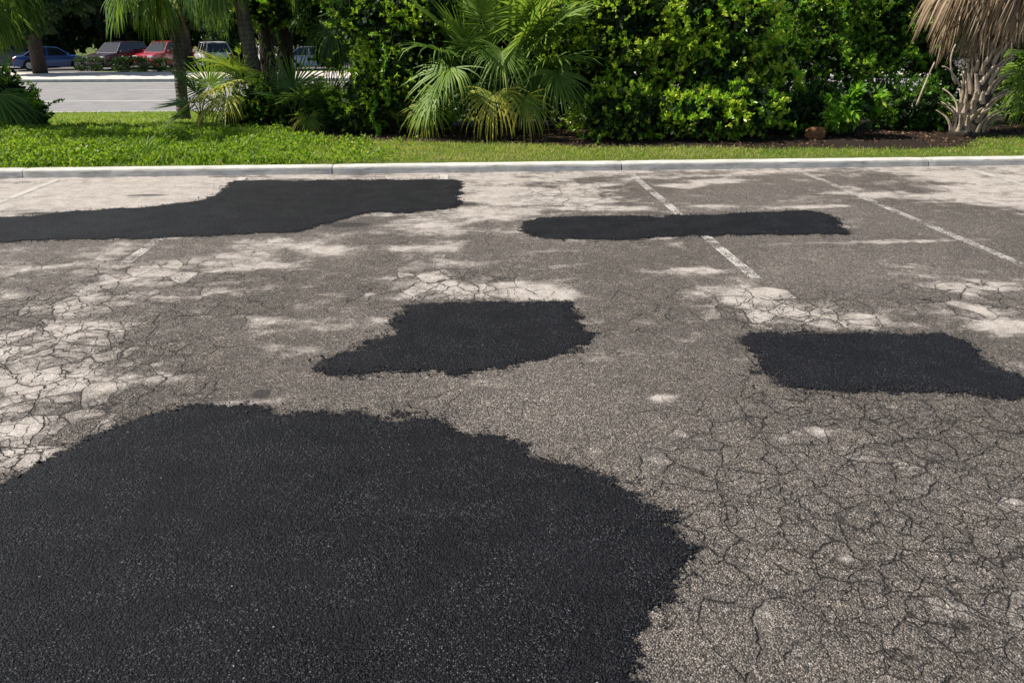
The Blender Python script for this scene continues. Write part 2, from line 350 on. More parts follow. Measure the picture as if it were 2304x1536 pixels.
# fresh asphalt patches
PM = mat_patch()
def smooth_poly(pts, it=2):
    p = np.array(pts, float)
    for _ in range(it):
        q = np.roll(p, -1, 0); p = np.stack([.75*p+.25*q, .25*p+.75*q], 1).reshape(-1, 2)
    return p
def sdf_poly(P, X, Y):
    d = np.full(X.shape, 1e9); ins = np.zeros(X.shape, bool); n = len(P)
    for i in range(n):
        a, b = P[i], P[(i+1) % n]; e = b-a; t = np.clip(((X-a[0])*e[0]+(Y-a[1])*e[1])/max(e@e, 1e-12), 0, 1)
        d = np.minimum(d, np.hypot(X-a[0]-t*e[0], Y-a[1]-t*e[1]))
        c = ((a[1] > Y) != (b[1] > Y)); 
        with np.errstate(all='ignore'): ins ^= c & (X < e[0]*(Y-a[1])/(e[1] if e[1] else 1e-12)+a[0])
    return np.where(ins, d, -d)
EDGES = []
def patch(px, label, step=.03, marg=.18):
    P = smooth_poly([G(*q) for q in px], 1); lo = P.min(0)-marg; hi = P.max(0)+marg
    lo = np.maximum(lo, (-12, .5)); hi = np.minimum(hi, (14, 11.8))
    xs = np.arange(lo[0], hi[0], step); ys = np.arange(lo[1], hi[1], step)
    Xg, Yg = np.meshgrid(xs, ys); sd = sdf_poly(P, Xg, Yg)+(vnoise(Xg, Yg, 2.1, 91)-.5)*.13+(vnoise(Xg, Yg, 5.5, 92)-.5)*.08
    base = .012*(vnoise(Xg, Yg, .45, 3)-.5)
    Z = base + .006 + np.clip(sd+.02, 0, .12)*.06 + .004*(vnoise(Xg, Yg, 3, 8)-.5)*np.clip(sd*6, 0, 1)
    V, F = grid_mesh(xs, ys, lambda a, b: Z); s = sd.ravel()
    F = F[(s[F] > -marg).any(1)]; u, inv = np.unique(F, return_inverse=True)
    o = link("asphalt_patch", np_mesh("asphalt_patch", V[u], inv.reshape(-1, 4), PM, {"sdf": s[u]}, True))
    EDGES.append(P)
    return tag(o, label, "asphalt patch", "fresh asphalt patches on the parking lot")
patch([(-260, 500), (-40, 494), (60, 487), (150, 476), (300, 470), (420, 457), (480, 440), (515, 412), (550, 405), (700, 406), (860, 405), (1018, 403), (1030, 415), (1028, 440), (1030, 462), (1015, 470), (900, 478), (800, 484), (740, 500), (690, 520), (560, 527), (400, 533), (200, 540), (0, 545), (-260, 550)],
      "long stepped black asphalt patch reaching in from the left edge to just before the kerb")
patch([(1178, 508), (1200, 495), (1280, 490), (1400, 487), (1560, 485), (1700, 479), (1780, 477), (1838, 477), (1872, 495), (1915, 522), (1900, 529), (1700, 531), (1560, 533), (1400, 536), (1280, 540), (1212, 534), (1170, 522)],
      "narrow straight black asphalt strip crossing the faded parking line at centre right")
patch([(900, 705), (930, 685), (1050, 681), (1180, 680), (1265, 680), (1290, 700), (1300, 730), (1328, 768), (1290, 790), (1210, 808), (1110, 828), (1060, 838), (940, 833), (860, 845), (760, 846), (722, 830), (740, 806), (800, 785), (855, 757), (885, 725)],
      "medium black asphalt patch with a tail to the left, in the middle of the lot", .025)
patch([(1655, 760), (1700, 746), (1900, 751), (2080, 753), (2150, 762), (2200, 790), (2260, 838), (2330, 868), (2380, 890), (2304, 893), (2200, 886), (2050, 880), (1900, 886), (1790, 886), (1740, 874), (1700, 830), (1690, 800), (1650, 772)],
      "black asphalt patch running out of the right edge, nearest to the right side", .025)
patch([(-160, 1150), (-60, 1105), (0, 1080), (90, 1040), (180, 1010), (230, 978), (330, 935), (420, 915), (520, 908), (620, 925), (700, 930), (850, 934), (960, 935), (1030, 955), (1100, 985), (1180, 1010), (1240, 1040), (1330, 1065), (1420, 1100), (1450, 1130), (1520, 1170), (1535, 1215), (1570, 1240), (1520, 1275), (1490, 1300), (1495, 1350), (1470, 1400), (1440, 1450), (1440, 1536), (1430, 1700), (1200, 1850), (200, 1850), (-400, 1700)],
      "largest black asphalt patch, filling the foreground at bottom left", .02)

# loose crumbs of asphalt raked off the patch edges
Q = []
for P in EDGES:
    e = np.roll(P, -1, 0)-P; ln = np.hypot(e[:, 0], e[:, 1]); k = int(ln.sum()*95); i = rng.choice(len(P), k, p=ln/ln.sum())
    nn = np.stack([e[i, 1], -e[i, 0]], 1)/ln[i][:, None]; Q.append(P[i]+e[i]*rng.random(k)[:, None]+nn*(rng.normal(0, 1, k)*np.where(rng.random(k) < .8, .05, .16))[:, None])
Q = np.concatenate(Q); Q = Q[(Q[:, 1] > 1) & (Q[:, 1] < 11.75)]; n_ = len(Q); sz = rng.uniform(.003, .0085, n_)*np.where(rng.random(n_) < .06, 1.8, 1)
oc = np.array([[1, 0, 0], [0, 1, 0], [-1, 0, 0], [0, -1, 0], [0, 0, .8], [0, 0, -.8]]); Vc = oc[None]*sz[:, None, None]*rng.uniform(.6, 1.3, (n_, 6, 1))
an = rng.uniform(0, 6.28, n_); ca, sa = np.cos(an)[:, None], np.sin(an)[:, None]; Vc = np.stack([Vc[..., 0]*ca-Vc[..., 1]*sa, Vc[..., 0]*sa+Vc[..., 1]*ca, Vc[..., 2]], 2)
Vc += np.stack([Q[:, 0], Q[:, 1], .012*(vnoise(Q[:, 0], Q[:, 1], .45, 3)-.5)+.010+sz*.3], 1)[:, None]
fc = np.array([[0, 1, 4], [1, 2, 4], [2, 3, 4], [3, 0, 4], [1, 0, 5], [2, 1, 5], [3, 2, 5], [0, 3, 5]]); Fc = (fc[None]+np.arange(n_)[:, None, None]*6).reshape(-1, 3)
tag(link("asphalt_crumbs", np_mesh("asphalt_crumbs", Vc.reshape(-1, 3), Fc, mat_simple("crumb_asphalt", (.006, .006, .008), (.03, .03, .033), 60, .7))), kind="stuff")

# parking lines
def sheet(name, x0, x1, y0, y1, z, mat, kind="structure", nx=2, ny=24):
    V, F = grid_mesh(np.linspace(x0, x1, nx), np.linspace(y0, y1, ny), lambda X, Y: z + (.012*(vnoise(X, Y, .45, 3)-.5) if z < .05 and z > -.05 else 0*X))
    return tag(link(name, np_mesh(name, V, F, mat)), kind=kind)
for x, w in [(-.20, 1.03), (-5.88, .80), (-3.19, .92), (2.65, .89), (5.33, .91), (8.05, .80)]:
    sheet("parking_line", x-.055, x+.055, 6.3, 11.62, .004, mat_paint("worn_paint", w), ny=90)

for x in (-3.19, -.20): sheet("parking_line", x-.06, x+.06, 11.22, 11.62, .0045, mat_paint("worn_paint", .70), ny=10)
# kerb
KC = mat_concrete()
def kerb():
    prof = [(11.80, -.05), (11.825, .075), (11.832, .095), (11.845, .108), (11.87, .114), (12.03, .116), (12.05, .10), (12.06, -.05)]
    m = MB(); joints = [-60, -20.5, -17.4, -14.3, -11.2, -8.15, -5.1] ; joints = [-40.0]+[-1.91-4.55*k for k in range(7, 0, -1)]+[-1.91, 2.57, 7.58, 12.3, 17, 21.5, 40]
    for a, b in zip(joints[:-1], joints[1:]):
        a += .008; b -= .008; n = max(4, int((b-a)/.12)) if abs(a) < 14 else 4; v = []; f = []; k = len(prof)
        for i in range(n+1):
            x = a+(b-a)*i/n; e = .006 if i in (0, n) else 0
            for (y, z) in prof:
                nz = .0035*fbm(x*3, y*20, z*20)
                v.append((x, y+nz+(e if y < 11.9 else 0), z+nz*.6-(e if z > .05 else 0)))
        for i in range(n):
            for j in range(k-1): f.append((i*k+j, (i+1)*k+j, (i+1)*k+j+1, i*k+j+1))
        f.append(tuple(range(k))); f.append(tuple(n*k+j for j in range(k-1, -1, -1)))
        m.add(v, f)
    return tag(m.build("kerb", KC, smooth=False), kind="structure")
kerb()

# ---------------------------------------------------------------- terrain
def terrain(X, Y):
    z = np.interp(Y, [11.9, 12.02, 12.4, 14.5, 16.5, 19, 27, 29, 31, 5000], [.085, .085, .10, .15, .12, -.04, -.70, -.79, -.80, -.80])
    z = z + .05*(vnoise(X, Y, .5, 21)-.5)*np.clip((Y-12.3), 0, 1)*np.clip((28.5-Y), 0, 1) + .10*np.clip((-3-X)/3, 0, 1)*np.clip(Y-12.2, 0, 1)*np.clip((17-Y)/2, 0, 1)
    return np.where(Y < 12.02, np.where(Y < 11.9, -.35, .085), z)
def mat_ground():
    n = NT("verge_soil"); p = n.pos(); g = n.attr("grass")
    a = n.noise(p, 3, 6, .65); b = n.noise(p, 25, 4, .6)
    gr = n.mix(n.ss(b, .3, .7), (.035, .065, .012), (.13, .15, .035)); gr = n.mix(n.math('MULTIPLY', n.ss(a, .5, .7), .5), gr, (.20, .16, .07))
    so = n.mix(n.ss(b, .35, .7), (.014, .010, .008), (.042, .029, .021))  # soil darkened in colour to carry the shade under the shrubs
    m = n.ss(n.math('ADD', g, n.math('MULTIPLY', n.math('SUBTRACT', a, .5), .8)), .35, .65)
    return n.done(n.bsdf(n.mix(m, so, gr), .95, .1, n.bump(n.math('ADD', b, a), .8, .03)))
ys = np.concatenate([np.arange(-30, 11.8, 6), [11.86, 11.93, 11.95, 12.03], np.arange(12.1, 17, .1), np.arange(17, 31, .3), [35, 45, 60, 80, 120, 300, 1500]])
xs = dens(-1500, 1500, -20, 20, .15, 60)
V, F = grid_mesh(xs, ys, terrain); X, Y = V[:, 0], V[:, 1]
def grass_edge(X):
    "distance at which mown grass gives way to the bare bed under the shrubs"
    return np.interp(X, [-9, -4.6, -3.6, -2.4, -1, 1, 3, 5, 7, 9, 9.9, 12], [60, 60, 15.9, 14.6, 14.2, 13.7, 13.35, 13.2, 12.95, 12.95, 14.0, 14.1]) + .25*(vnoise(X, 0*X, 1.3, 5)-.5)
gm = np.clip((grass_edge(X)-Y)*2+.5, 0, 1); gm = np.maximum(gm, np.clip((Y-19), 0, 1))
tag(link("ground", np_mesh("ground", V, F, mat_ground(), {"grass": gm}, True)), kind="structure")

ROAD = mat_simple("road_asphalt", (.20, .19, .19), (.25, .24, .235), 1.5, .85, .25, .3, .004)
LINE = mat_simple("road_paint", (.55, .54, .50), (.68, .66, .62), 6, .7)
YEL = mat_simple("yellow_paint", (.50, .36, .10), (.6, .45, .16), 6, .7)
WALK = mat_simple("sidewalk_concrete", (.56, .49, .44), (.66, .59, .53), 2, .85)
sheet("road", -300, 300, 28.7, 44.6, -.75, ROAD)
sheet("lane_line", -300, 300, 29.0, 29.12, -.745, LINE)
sheet("lane_line", -300, 300, 33.2, 33.34, -.745, LINE)
sheet("lane_line", -300, 300, 44.05, 44.2, -.745, LINE)
for k in range(-8, 9):
    sheet("lane_dash", k*12.2-15.5, k*12.2-12.4, 38.9, 39.02, -.745, LINE)
m = MB(); m.box((0, 44.95, -.72), (600, .5, .26)); tag(m.build("far_kerb", KC, bevel=.02), kind="structure")
m = MB(); m.box((0, 48.2, -.715), (600, 6.0, .25)); tag(m.build("sidewalk", WALK), kind="structure")
far_lot = sheet("far_parking_lot", -300, 300, 52.9, 76, -.70, mat_simple("far_asphalt", (.09, .088, .085), (.13, .125, .12), 1.2))
m = MB(); m.box((0, 52.05, -.745), (600, 1.7, .22)); tag(m.build("far_verge", mat_simple("verge_grass", (.10, .16, .03), (.20, .24, .06), 8)), kind="structure")
m = MB(); m.box((-26, 52.0, -.67), (7, 1.9, .08)); tag(m.build("driveway", mat_simple("drive_asphalt", (.16, .15, .15), (.2, .19, .19), 2)), kind="structure")

# ---------------------------------------------------------------- grass
def blades(name, P, h, w, tint, bend=.6, kind="stuff"):
    n = len(P); a = rng.uniform(0, 2*np.pi, n); d = np.stack([np.cos(a), np.sin(a), 0*a], 1)
    b = rng.uniform(0, 2*np.pi, n); t = np.stack([np.cos(b), np.sin(b), 0*b], 1)
    hh = h[:, None]; ww = w[:, None]; up = np.array([[0, 0, 1.0]])
    v0 = P-t*ww/2; v1 = P+t*ww/2; mid = P+up*hh*.6+d*hh*.22*bend; v2 = mid-t*ww*.4; v3 = mid+t*ww*.4
    tip = P+up*hh*(1-.25*bend)+d*hh*bend
    V = np.stack([v0, v1, v3, v2, tip], 1).reshape(-1, 3); k = np.arange(n)*5
    F = np.concatenate([np.stack([k, k+1, k+2, k+3], 1), np.stack([k+3, k+2, k+4, k+4], 1)])
    F3 = np.concatenate([F[:n][:, [0, 1, 2]], F[:n][:, [0, 2, 3]], F[n:][:, [0, 1, 2]]])
    o = link(name, np_mesh(name, V, F3, GRASS, {"tint": np.repeat(np.clip(tint, 0, 1), 5)})); return tag(o, kind=kind)
def scatter(n, x0, x1, y0, y1):
    X = rng.uniform(x0, x1, n); Y = rng.uniform(y0, y1, n); return X, Y
X, Y = scatter(170000, -10.5, 12, 12.02, 16.9)
lush = np.clip((-1.2-X)/2.5, 0, 1)
clump = vnoise(X, Y, 3.2, 31); cl2 = vnoise(X, Y, 9, 32)
keep = (Y < grass_edge(X)+rng.normal(0, .12, len(X))) & (rng.random(len(X)) < .45+.55*cl2+.2*lush) & (np.abs(X/ Y - .07) < .75)
X, Y, lush, clump, cl2 = [q[keep] for q in (X, Y, lush, clump, cl2)]
edge = np.clip((Y-12.02)/.35, 0.25, 1)
h = (rng.uniform(.035, .075, len(X)) + lush*(.02+.20*clump**2)*rng.uniform(.5, 1.2, len(X)))*edge
w = rng.uniform(.006, .011, len(X))*(1+1.3*lush)
dry = vnoise(X, Y, 1.1, 41)
tint = rng.normal(.56, .15, len(X))*(.60+.5*cl2+.35*vnoise(X, Y, 4.5, 77)) + (1-lush)*(.12+.38*(dry-.4)) - lush*.06 + (rng.random(len(X)) < .16*(1-lush))*.5 + .35*np.clip(vnoise(X, Y, .9, 88)-.6, 0, 1)*(1-lush)
blades("grass", np.stack([X, Y, terrain(X, Y)-.01], 1), h, w, tint)
X, Y = scatter(90000, -16, -1.0, 16.9, 28.7)
keep = (np.abs(X/Y+.28) < .36); X, Y = X[keep], Y[keep]
blades("slope_grass", np.stack([X, Y, terrain(X, Y)-.01], 1), rng.uniform(.05, .14, len(X)), rng.uniform(.012, .022, len(X)), rng.normal(.62, .16, len(X))*(.6+.5*vnoise(X, Y, 1.4, 43)+.4*vnoise(X, Y, 5, 44))+(rng.random(len(X)) < .18)*.35)

# broad-leaved weeds in the lush part of the verge
def leaves(C, D, L, Wd, tint, fold=.25):
    "C base points, D unit directions, L lengths -> V,F quads,tint (5 verts, 2 quads each)"
    n = len(C); r = rng.normal(size=(n, 3)); T = np.cross(D, r); T /= np.linalg.norm(T, axis=1)[:, None]+1e-9; N = np.cross(T, D)
    L = L[:, None]; w = (Wd[:, None] if hasattr(Wd, '__len__') else Wd)
    tip = C+D*L-N*L*.12; m = C+D*L*.6+N*L*.04; l = C+D*L*.58+T*w+N*w*fold; q = C+D*L*.58-T*w+N*w*fold
    V = np.stack([C, q, tip, m, l], 1).reshape(-1, 3); k = np.arange(n)*5
    return V, np.concatenate([np.stack([k, k+1, k+2, k+3], 1), np.stack([k, k+3, k+2, k+4], 1)]), np.repeat(np.clip(tint, 0, 1), 5)
def unit(v): return v/(np.linalg.norm(v, axis=1)[:, None]+1e-9)
X, Y = scatter(9000, -10, -.6, 12.2, 15.8)
keep = (vnoise(X, Y, 2.3, 51) > .42) & (Y < grass_edge(X)) & (rng.random(len(X)) < np.clip((-.6-X)/3, 0.05, 1)); X, Y = X[keep], Y[keep]
P = np.stack([X, Y, terrain(X, Y)+rng.uniform(.02, .10, len(X))], 1); C = np.repeat(P, 5, 0)
D = rng.normal(size=C.shape); D[:, 2] = np.abs(D[:, 2])*.8+.2
V, F, t = leaves(C+rng.normal(0, .02, C.shape), unit(D), rng.uniform(.04, .08, len(C)), rng.uniform(.012, .02, len(C)), rng.normal(.55, .18, len(C)))
tag(link("weeds", np_mesh("weeds", V, F, GRASS, {"tint": t})), kind="stuff")
# litter in the beds
X, Y = scatter(9000, -4, 12, 12.6, 16.5); keep = (Y > grass_edge(X)-.25) & (vnoise(X, Y, 1.7, 61) > .38); X, Y = X[keep], Y[keep]
P = np.stack([X, Y, terrain(X, Y)+.006], 1); D = rng.normal(size=P.shape); D[:, 2] *= .15
V, F, t = leaves(P, unit(D), rng.uniform(.03, .08, len(P)), rng.uniform(.008, .02, len(P)), rng.random(len(P))**1.8*.8)
tag(link("leaf_litter", np_mesh("leaf_litter", V, F, LITTER, {"tint": t})), kind="stuff")

# ---------------------------------------------------------------- broadleaf shrubs
def shrub(name, label, cat, lobes, base, n_cl, leaf=(.055, .085), whorl=8, tint=(.42, .17), mat=LEAF, shell=.45, stems=10, group=None, wfac=.21, droop=0.0, seed=1, stem_mat=DBARK, sprays=.12, fill=1.0):
    "lobes: (px,py,rx_px,rz_px,Y,ry_m) ellipsoids; leaves in whorls at twig ends"
    r = np.random.default_rng(seed); root = empty(name, (base[0], base[1], float(terrain(np.array(base[0]), np.array(base[1])))))
    if label: tag(root, label, cat, group)
    B = np.array(root.location); Cs = []; Ds = []; wts = []
    L = []
    for (px, py, rx, rz, Yd, ry) in lobes:
        c = W(px, py, Yd); s = np.linalg.norm(ray(px, py))*0+1700/(Yd*(1/math.cos(PITCH))*.98)
        L.append((c, np.array([rx/s, ry, rz/s])))
    vol = np.array([(q[1][0]*q[1][2]+q[1][0]*q[1][1]) for q in L]); vol /= vol.sum()
    for (c, rad), v in zip(L, vol):
        k = int(n_cl*v*2.6); d = unit(r.normal(size=(k, 3)))
        bump = np.array([mn.fractal(Vector(c)+Vector(q)*1.9, 1, 2, 3) for q in d])
        rr = (1-shell*r.random(k)**1.6)*(1+.48*bump); out = r.random(k) < sprays; rr[out] *= r.uniform(1.0, 1.22, out.sum())
        p = c+d*rad*rr[:, None]
        ok = (p[:, 2] > terrain(p[:, 0], p[:, 1])+.05)
        ok &= (d[:, 1] < .55) | (r.random(k) < .35)
        # open holes
        hole = np.array([mn.noise(Vector(q)*2.6) for q in p]); ok &= hole > -.12
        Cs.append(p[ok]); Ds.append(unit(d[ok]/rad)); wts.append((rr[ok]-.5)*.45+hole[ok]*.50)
    n_cl = int(n_cl*1.5); C = np.concatenate(Cs); D = np.concatenate(Ds); wt = np.concatenate(wts)
    if len(C) > n_cl: ix = r.permutation(len(C))[:n_cl]; C, D, wt = C[ix], D[ix], wt[ix]  # thin to the wanted count
    if sprays:      # long loose shoots
        ns = int(n_cl*.02); ii = r.permutation(len(C))[:ns]; q = np.linspace(0, 1, 6)[None, :, None]
        dirs = unit(D[ii]+r.normal(0, .5, (ns, 3))+[0, 0, .35])[:, None]; Ls = r.uniform(.25, .6, ns)[:, None, None]
        sh = (C[ii][:, None]+dirs*q*Ls+np.array([0, 0, -.35])*(q*q)*Ls).reshape(-1, 3)
        C = np.concatenate([C, sh]); D = np.concatenate([D, np.repeat(dirs[:, 0], 6, 0)]); wt = np.concatenate([wt, np.repeat(r.uniform(.1, .4, ns), 6)])
    ax = unit(D+r.normal(0, .45, D.shape)+np.array([0, 0, .35-droop]))
    k = whorl; CC = np.repeat(C, k, 0); AX = np.repeat(ax, k, 0); n = len(CC)
    rd = unit(np.cross(AX, r.normal(size=(n, 3)))); al = r.uniform(.15, 1.1, n)[:, None]
    off = r.uniform(-.055, .02, n)[:, None]
    dd = unit(AX*np.cos(al)+rd*np.sin(al)-np.array([[0, 0, 1]])*droop*r.random(n)[:, None]); l = r.uniform(*leaf, n)
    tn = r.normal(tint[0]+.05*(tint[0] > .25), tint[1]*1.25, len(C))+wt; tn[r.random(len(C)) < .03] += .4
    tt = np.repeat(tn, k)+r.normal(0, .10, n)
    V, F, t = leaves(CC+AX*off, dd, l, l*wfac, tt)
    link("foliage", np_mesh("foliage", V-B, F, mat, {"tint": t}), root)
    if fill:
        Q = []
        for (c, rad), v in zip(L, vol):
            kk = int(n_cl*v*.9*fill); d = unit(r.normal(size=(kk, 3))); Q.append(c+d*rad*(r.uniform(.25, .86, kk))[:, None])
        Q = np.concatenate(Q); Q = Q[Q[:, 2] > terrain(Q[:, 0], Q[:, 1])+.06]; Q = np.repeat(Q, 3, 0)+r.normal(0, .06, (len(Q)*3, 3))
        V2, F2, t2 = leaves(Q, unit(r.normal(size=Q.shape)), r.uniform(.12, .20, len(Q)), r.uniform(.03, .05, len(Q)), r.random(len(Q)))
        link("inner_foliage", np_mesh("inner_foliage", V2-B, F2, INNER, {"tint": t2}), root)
    m = MB()
    for i in r.permutation(len(C))[:stems*3]:
        a = np.array([r.normal(0, .12), r.normal(0, .1), 0]); b = C[i]-B; mid = a*.6+b*.4+np.array([0, 0, .15])+r.normal(0, .08, 3)
        s = .012 if i % 5 else .024
        m.tube([a, a*.8+mid*.2+[0, 0, .05], mid, b*.75+mid*.25+r.normal(0, .04, 3), b], [s, s*.9, s*.6, s*.4, .004], 5, False)
    m.build("stem", stem_mat, root, True)
    return root
def gx(px, Y): return float(W(px, 300, Y)[0]), Y
g = "broad-leaved shrubs in the planting bed"
shrub("leafy_shrub", "tall vine-draped shrub left of the large fan palm, its edge sloping down leftward", "shrub",
      [(900, 40, 130, 110, 15.9, .9), (840, 205, 55, 75, 15.6, .5), (920, 170, 85, 110, 15.5, .6), (800, 245, 45, 40, 15.6, .4), (960, 250, 60, 50, 15.6, .5)], gx(900, 15.8), 2600, leaf=(.045, .07), whorl=8, seed=2, group=g, tint=(.50, .18), sprays=.2)
shrub("leafy_shrub", "dense green shrub directly behind the large fan palm", "shrub",
      [(1150, 30, 190, 130, 16.9, .9), (1080, 180, 130, 110, 16.8, .6), (1240, 190, 110, 110, 16.8, .6)], gx(1150, 16.9), 2200, leaf=(.05, .08), seed=3, group=g, tint=(.34, .15))
shrub("leafy_shrub", "bright green bushy shrub just right of the large fan palm", "shrub",
      [(1400, 30, 130, 110, 15.5, .9), (1370, 170, 90, 110, 15.0, .6), (1400, 258, 100, 64, 14.35, .45), (1330, 100, 70, 90, 15.6, .6), (1470, 240, 60, 55, 15.0, .5)], gx(1400, 15.2), 2600, seed=4, group=g, tint=(.58, .17), sprays=.25)
shrub("leafy_shrub", "widest green shrub at right centre with bright whorled sprays low over the grass", "shrub",
      [(1600, 20, 140, 110, 15.4, .9), (1620, 160, 120, 90, 15.0, .6), (1660, 245, 85, 60, 14.4, .5), (1560, 265, 110, 56, 14.3, .45), (1720, 180, 60, 90, 15.0, .5), (1510, 130, 60, 90, 15.6, .5)], gx(1620, 15.2), 3000, leaf=(.07, .115), seed=5, group=g, tint=(.52, .18), sprays=.25)
shrub("leafy_shrub", "tall shade-tinted green shrub beneath the small sky gap at upper right", "shrub",
      [(1820, 60, 90, 90, 16.3, .7), (1870, 150, 80, 60, 16.0, .6), (1770, 130, 50, 70, 16.2, .5), (1860, -20, 120, 60, 16.4, .8)], gx(1820, 16.2), 1500, fill=.35, seed=6, group=g, tint=(.28, .15), sprays=.2)  # tint lowered: the deep shade on this side is in the leaf colour
shrub("leafy_shrub", "shade-tinted green shrub between the sky gap and the shaggy palm", "shrub",
      [(1980, 30, 110, 100, 17.0, .8), (1960, 120, 100, 45, 16.6, .6), (2080, 110, 60, 50, 17.0, .6)], gx(1980, 16.8), 1500, fill=.6, seed=7, group=g, tint=(.20, .13))  # shade painted into the leaves through a low tint
shrub("low_shrub", "low shrub tinted dark for deep shade behind the orange rock", "shrub",
      [(1790, 262, 80, 50, 15.0, .5), (1730, 255, 60, 50, 15.2, .4), (1840, 225, 50, 30, 15.4, .4)], gx(1790, 15.6), 700, seed=8, tint=(.02, .10), leaf=(.06, .09))  # sun reaches it; near-black tint stands in for deep shade
shrub("low_shrub", "low shrub tinted dark for shade between the lobed-leaf plant and the shaggy palm", "shrub",
      [(2040, 235, 90, 55, 15.3, .5), (1960, 215, 60, 40, 16.2, .4), (2090, 270, 60, 30, 15.6, .4), (2130, 215, 50, 45, 16.6, .3), (2110, 150, 70, 30, 17.0, .3)], gx(2040, 15.9), 950, fill=.4, seed=9, tint=(.03, .10), leaf=(.06, .09))  # understory shade comes from the dark leaf tint, not the lighting
shrub("lobed_leaf_plant", "mid green plant with large lobed leaves above the orange rock", "plant",
      [(1932, 232, 46, 36, 14.35, .3), (1900, 262, 32, 20, 14.4, .22)], gx(1925, 14.4), 130, leaf=(.16, .25), whorl=9, seed=10, tint=(.26, .05), stems=4, wfac=.15, sprays=0, shell=.6, droop=.35)
shrub("leafy_shrub", "small-leaved shrub growing round the feet of the twin palm trunks", "shrub",
      [(640, 245, 85, 48, 16.4, .5), (590, 232, 60, 48, 16.5, .4), (700, 270, 60, 28, 16.2, .4), (550, 262, 50, 30, 16.2, .4)], gx(630, 16.4), 1200, leaf=(.04, .065), seed=11, group=g, tint=(.40, .2), sprays=.25)
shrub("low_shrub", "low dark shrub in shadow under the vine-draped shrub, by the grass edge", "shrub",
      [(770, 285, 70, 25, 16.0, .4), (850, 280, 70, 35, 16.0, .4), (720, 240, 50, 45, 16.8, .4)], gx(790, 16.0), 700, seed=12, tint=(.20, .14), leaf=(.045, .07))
shrub("leafy_shrub", "green shrub crown hanging over the twin palm trunks", "shrub",
      [(610, 5, 75, 55, 17.6, .7), (560, 15, 40, 40, 17.3, .5), (680, 10, 50, 55, 17.8, .6)], gx(600, 17.6), 800, seed=13, group=g, tint=(.38, .2), leaf=(.05, .08))
shrub("leafy_shrub", "green shrub at the right edge behind the shaggy palm", "shrub",
      [(2310, 60, 70, 100, 16.6, .7), (2330, 240, 60, 60, 16.2, .5), (2260, 290, 50, 18, 15.6, .4), (2285, 190, 60, 70, 17.2, .4)], gx(2320, 16.6), 900, seed=14, group=g, tint=(.34, .2))
shrub("leafy_shrub", "rounded dark shrub at the left edge, sloping down to the grass beneath the low palm", "shrub",
      [(-10, 235, 85, 62, 16.2, .6), (50, 262, 48, 30, 16.0, .4)], gx(0, 16.2), 900, seed=17, group=g, tint=(.26, .17), leaf=(.05, .08), sprays=.2)
shrub("leafy_shrub", "yellowish twiggy shrub in front of the silver car", "shrub",
      [(735, 120, 28, 22, 17.5, .3), (745, 100, 20, 14, 17.5, .3)], gx(745, 17.5), 90, seed=15, group=g, tint=(.92, .08), stems=5, leaf=(.05, .08), sprays=.3)
shrub("leafy_shrub", "straggly shrub with bright leaves between the palm trunk and the white car", "shrub",
      [(548, 140, 10, 34, 18.0, .15)], gx(548, 18.0), 60, seed=16, group=g, tint=(.7, .1), stems=5, leaf=(.06, .09))

# hanging leafy vines
def vine(px, py0, py1, Y, label, n=46):
    top = W(px, py0, Y); bot = W(px+8, py1, Y-.15); root = empty("hanging_vine", bot); tag(root, label, "vine")
    t = np.linspace(0, 1, n)[:, None]; P = top*(1-t)+bot*t + np.concatenate([.05*np.sin(t*9), .03*np.cos(t*7), 0*t], 1)
    m = MB(); m.tube([tuple(q-bot) for q in P[::5]], .005, 5); m.build("stem", STEMM, root)
    C = np.repeat(P, 6, 0); D = rng.normal(size=C.shape); D[:, 2] -= .6
    V, F, tt = leaves(C, unit(D), rng.uniform(.04, .075, len(C)), rng.uniform(.011, .02, len(C)), rng.normal(.62, .14, len(C)))
    link("foliage", np_mesh("foliage", V-bot, F, LEAF, {"tint": tt}), root)
vine(838, 215, 305, 15.1, "leafy vine hanging down to the grass at the foot of the vine-draped shrub")
vine(862, 100, 235, 15.0, "bright vine strand hanging down the face of the vine-draped shrub")

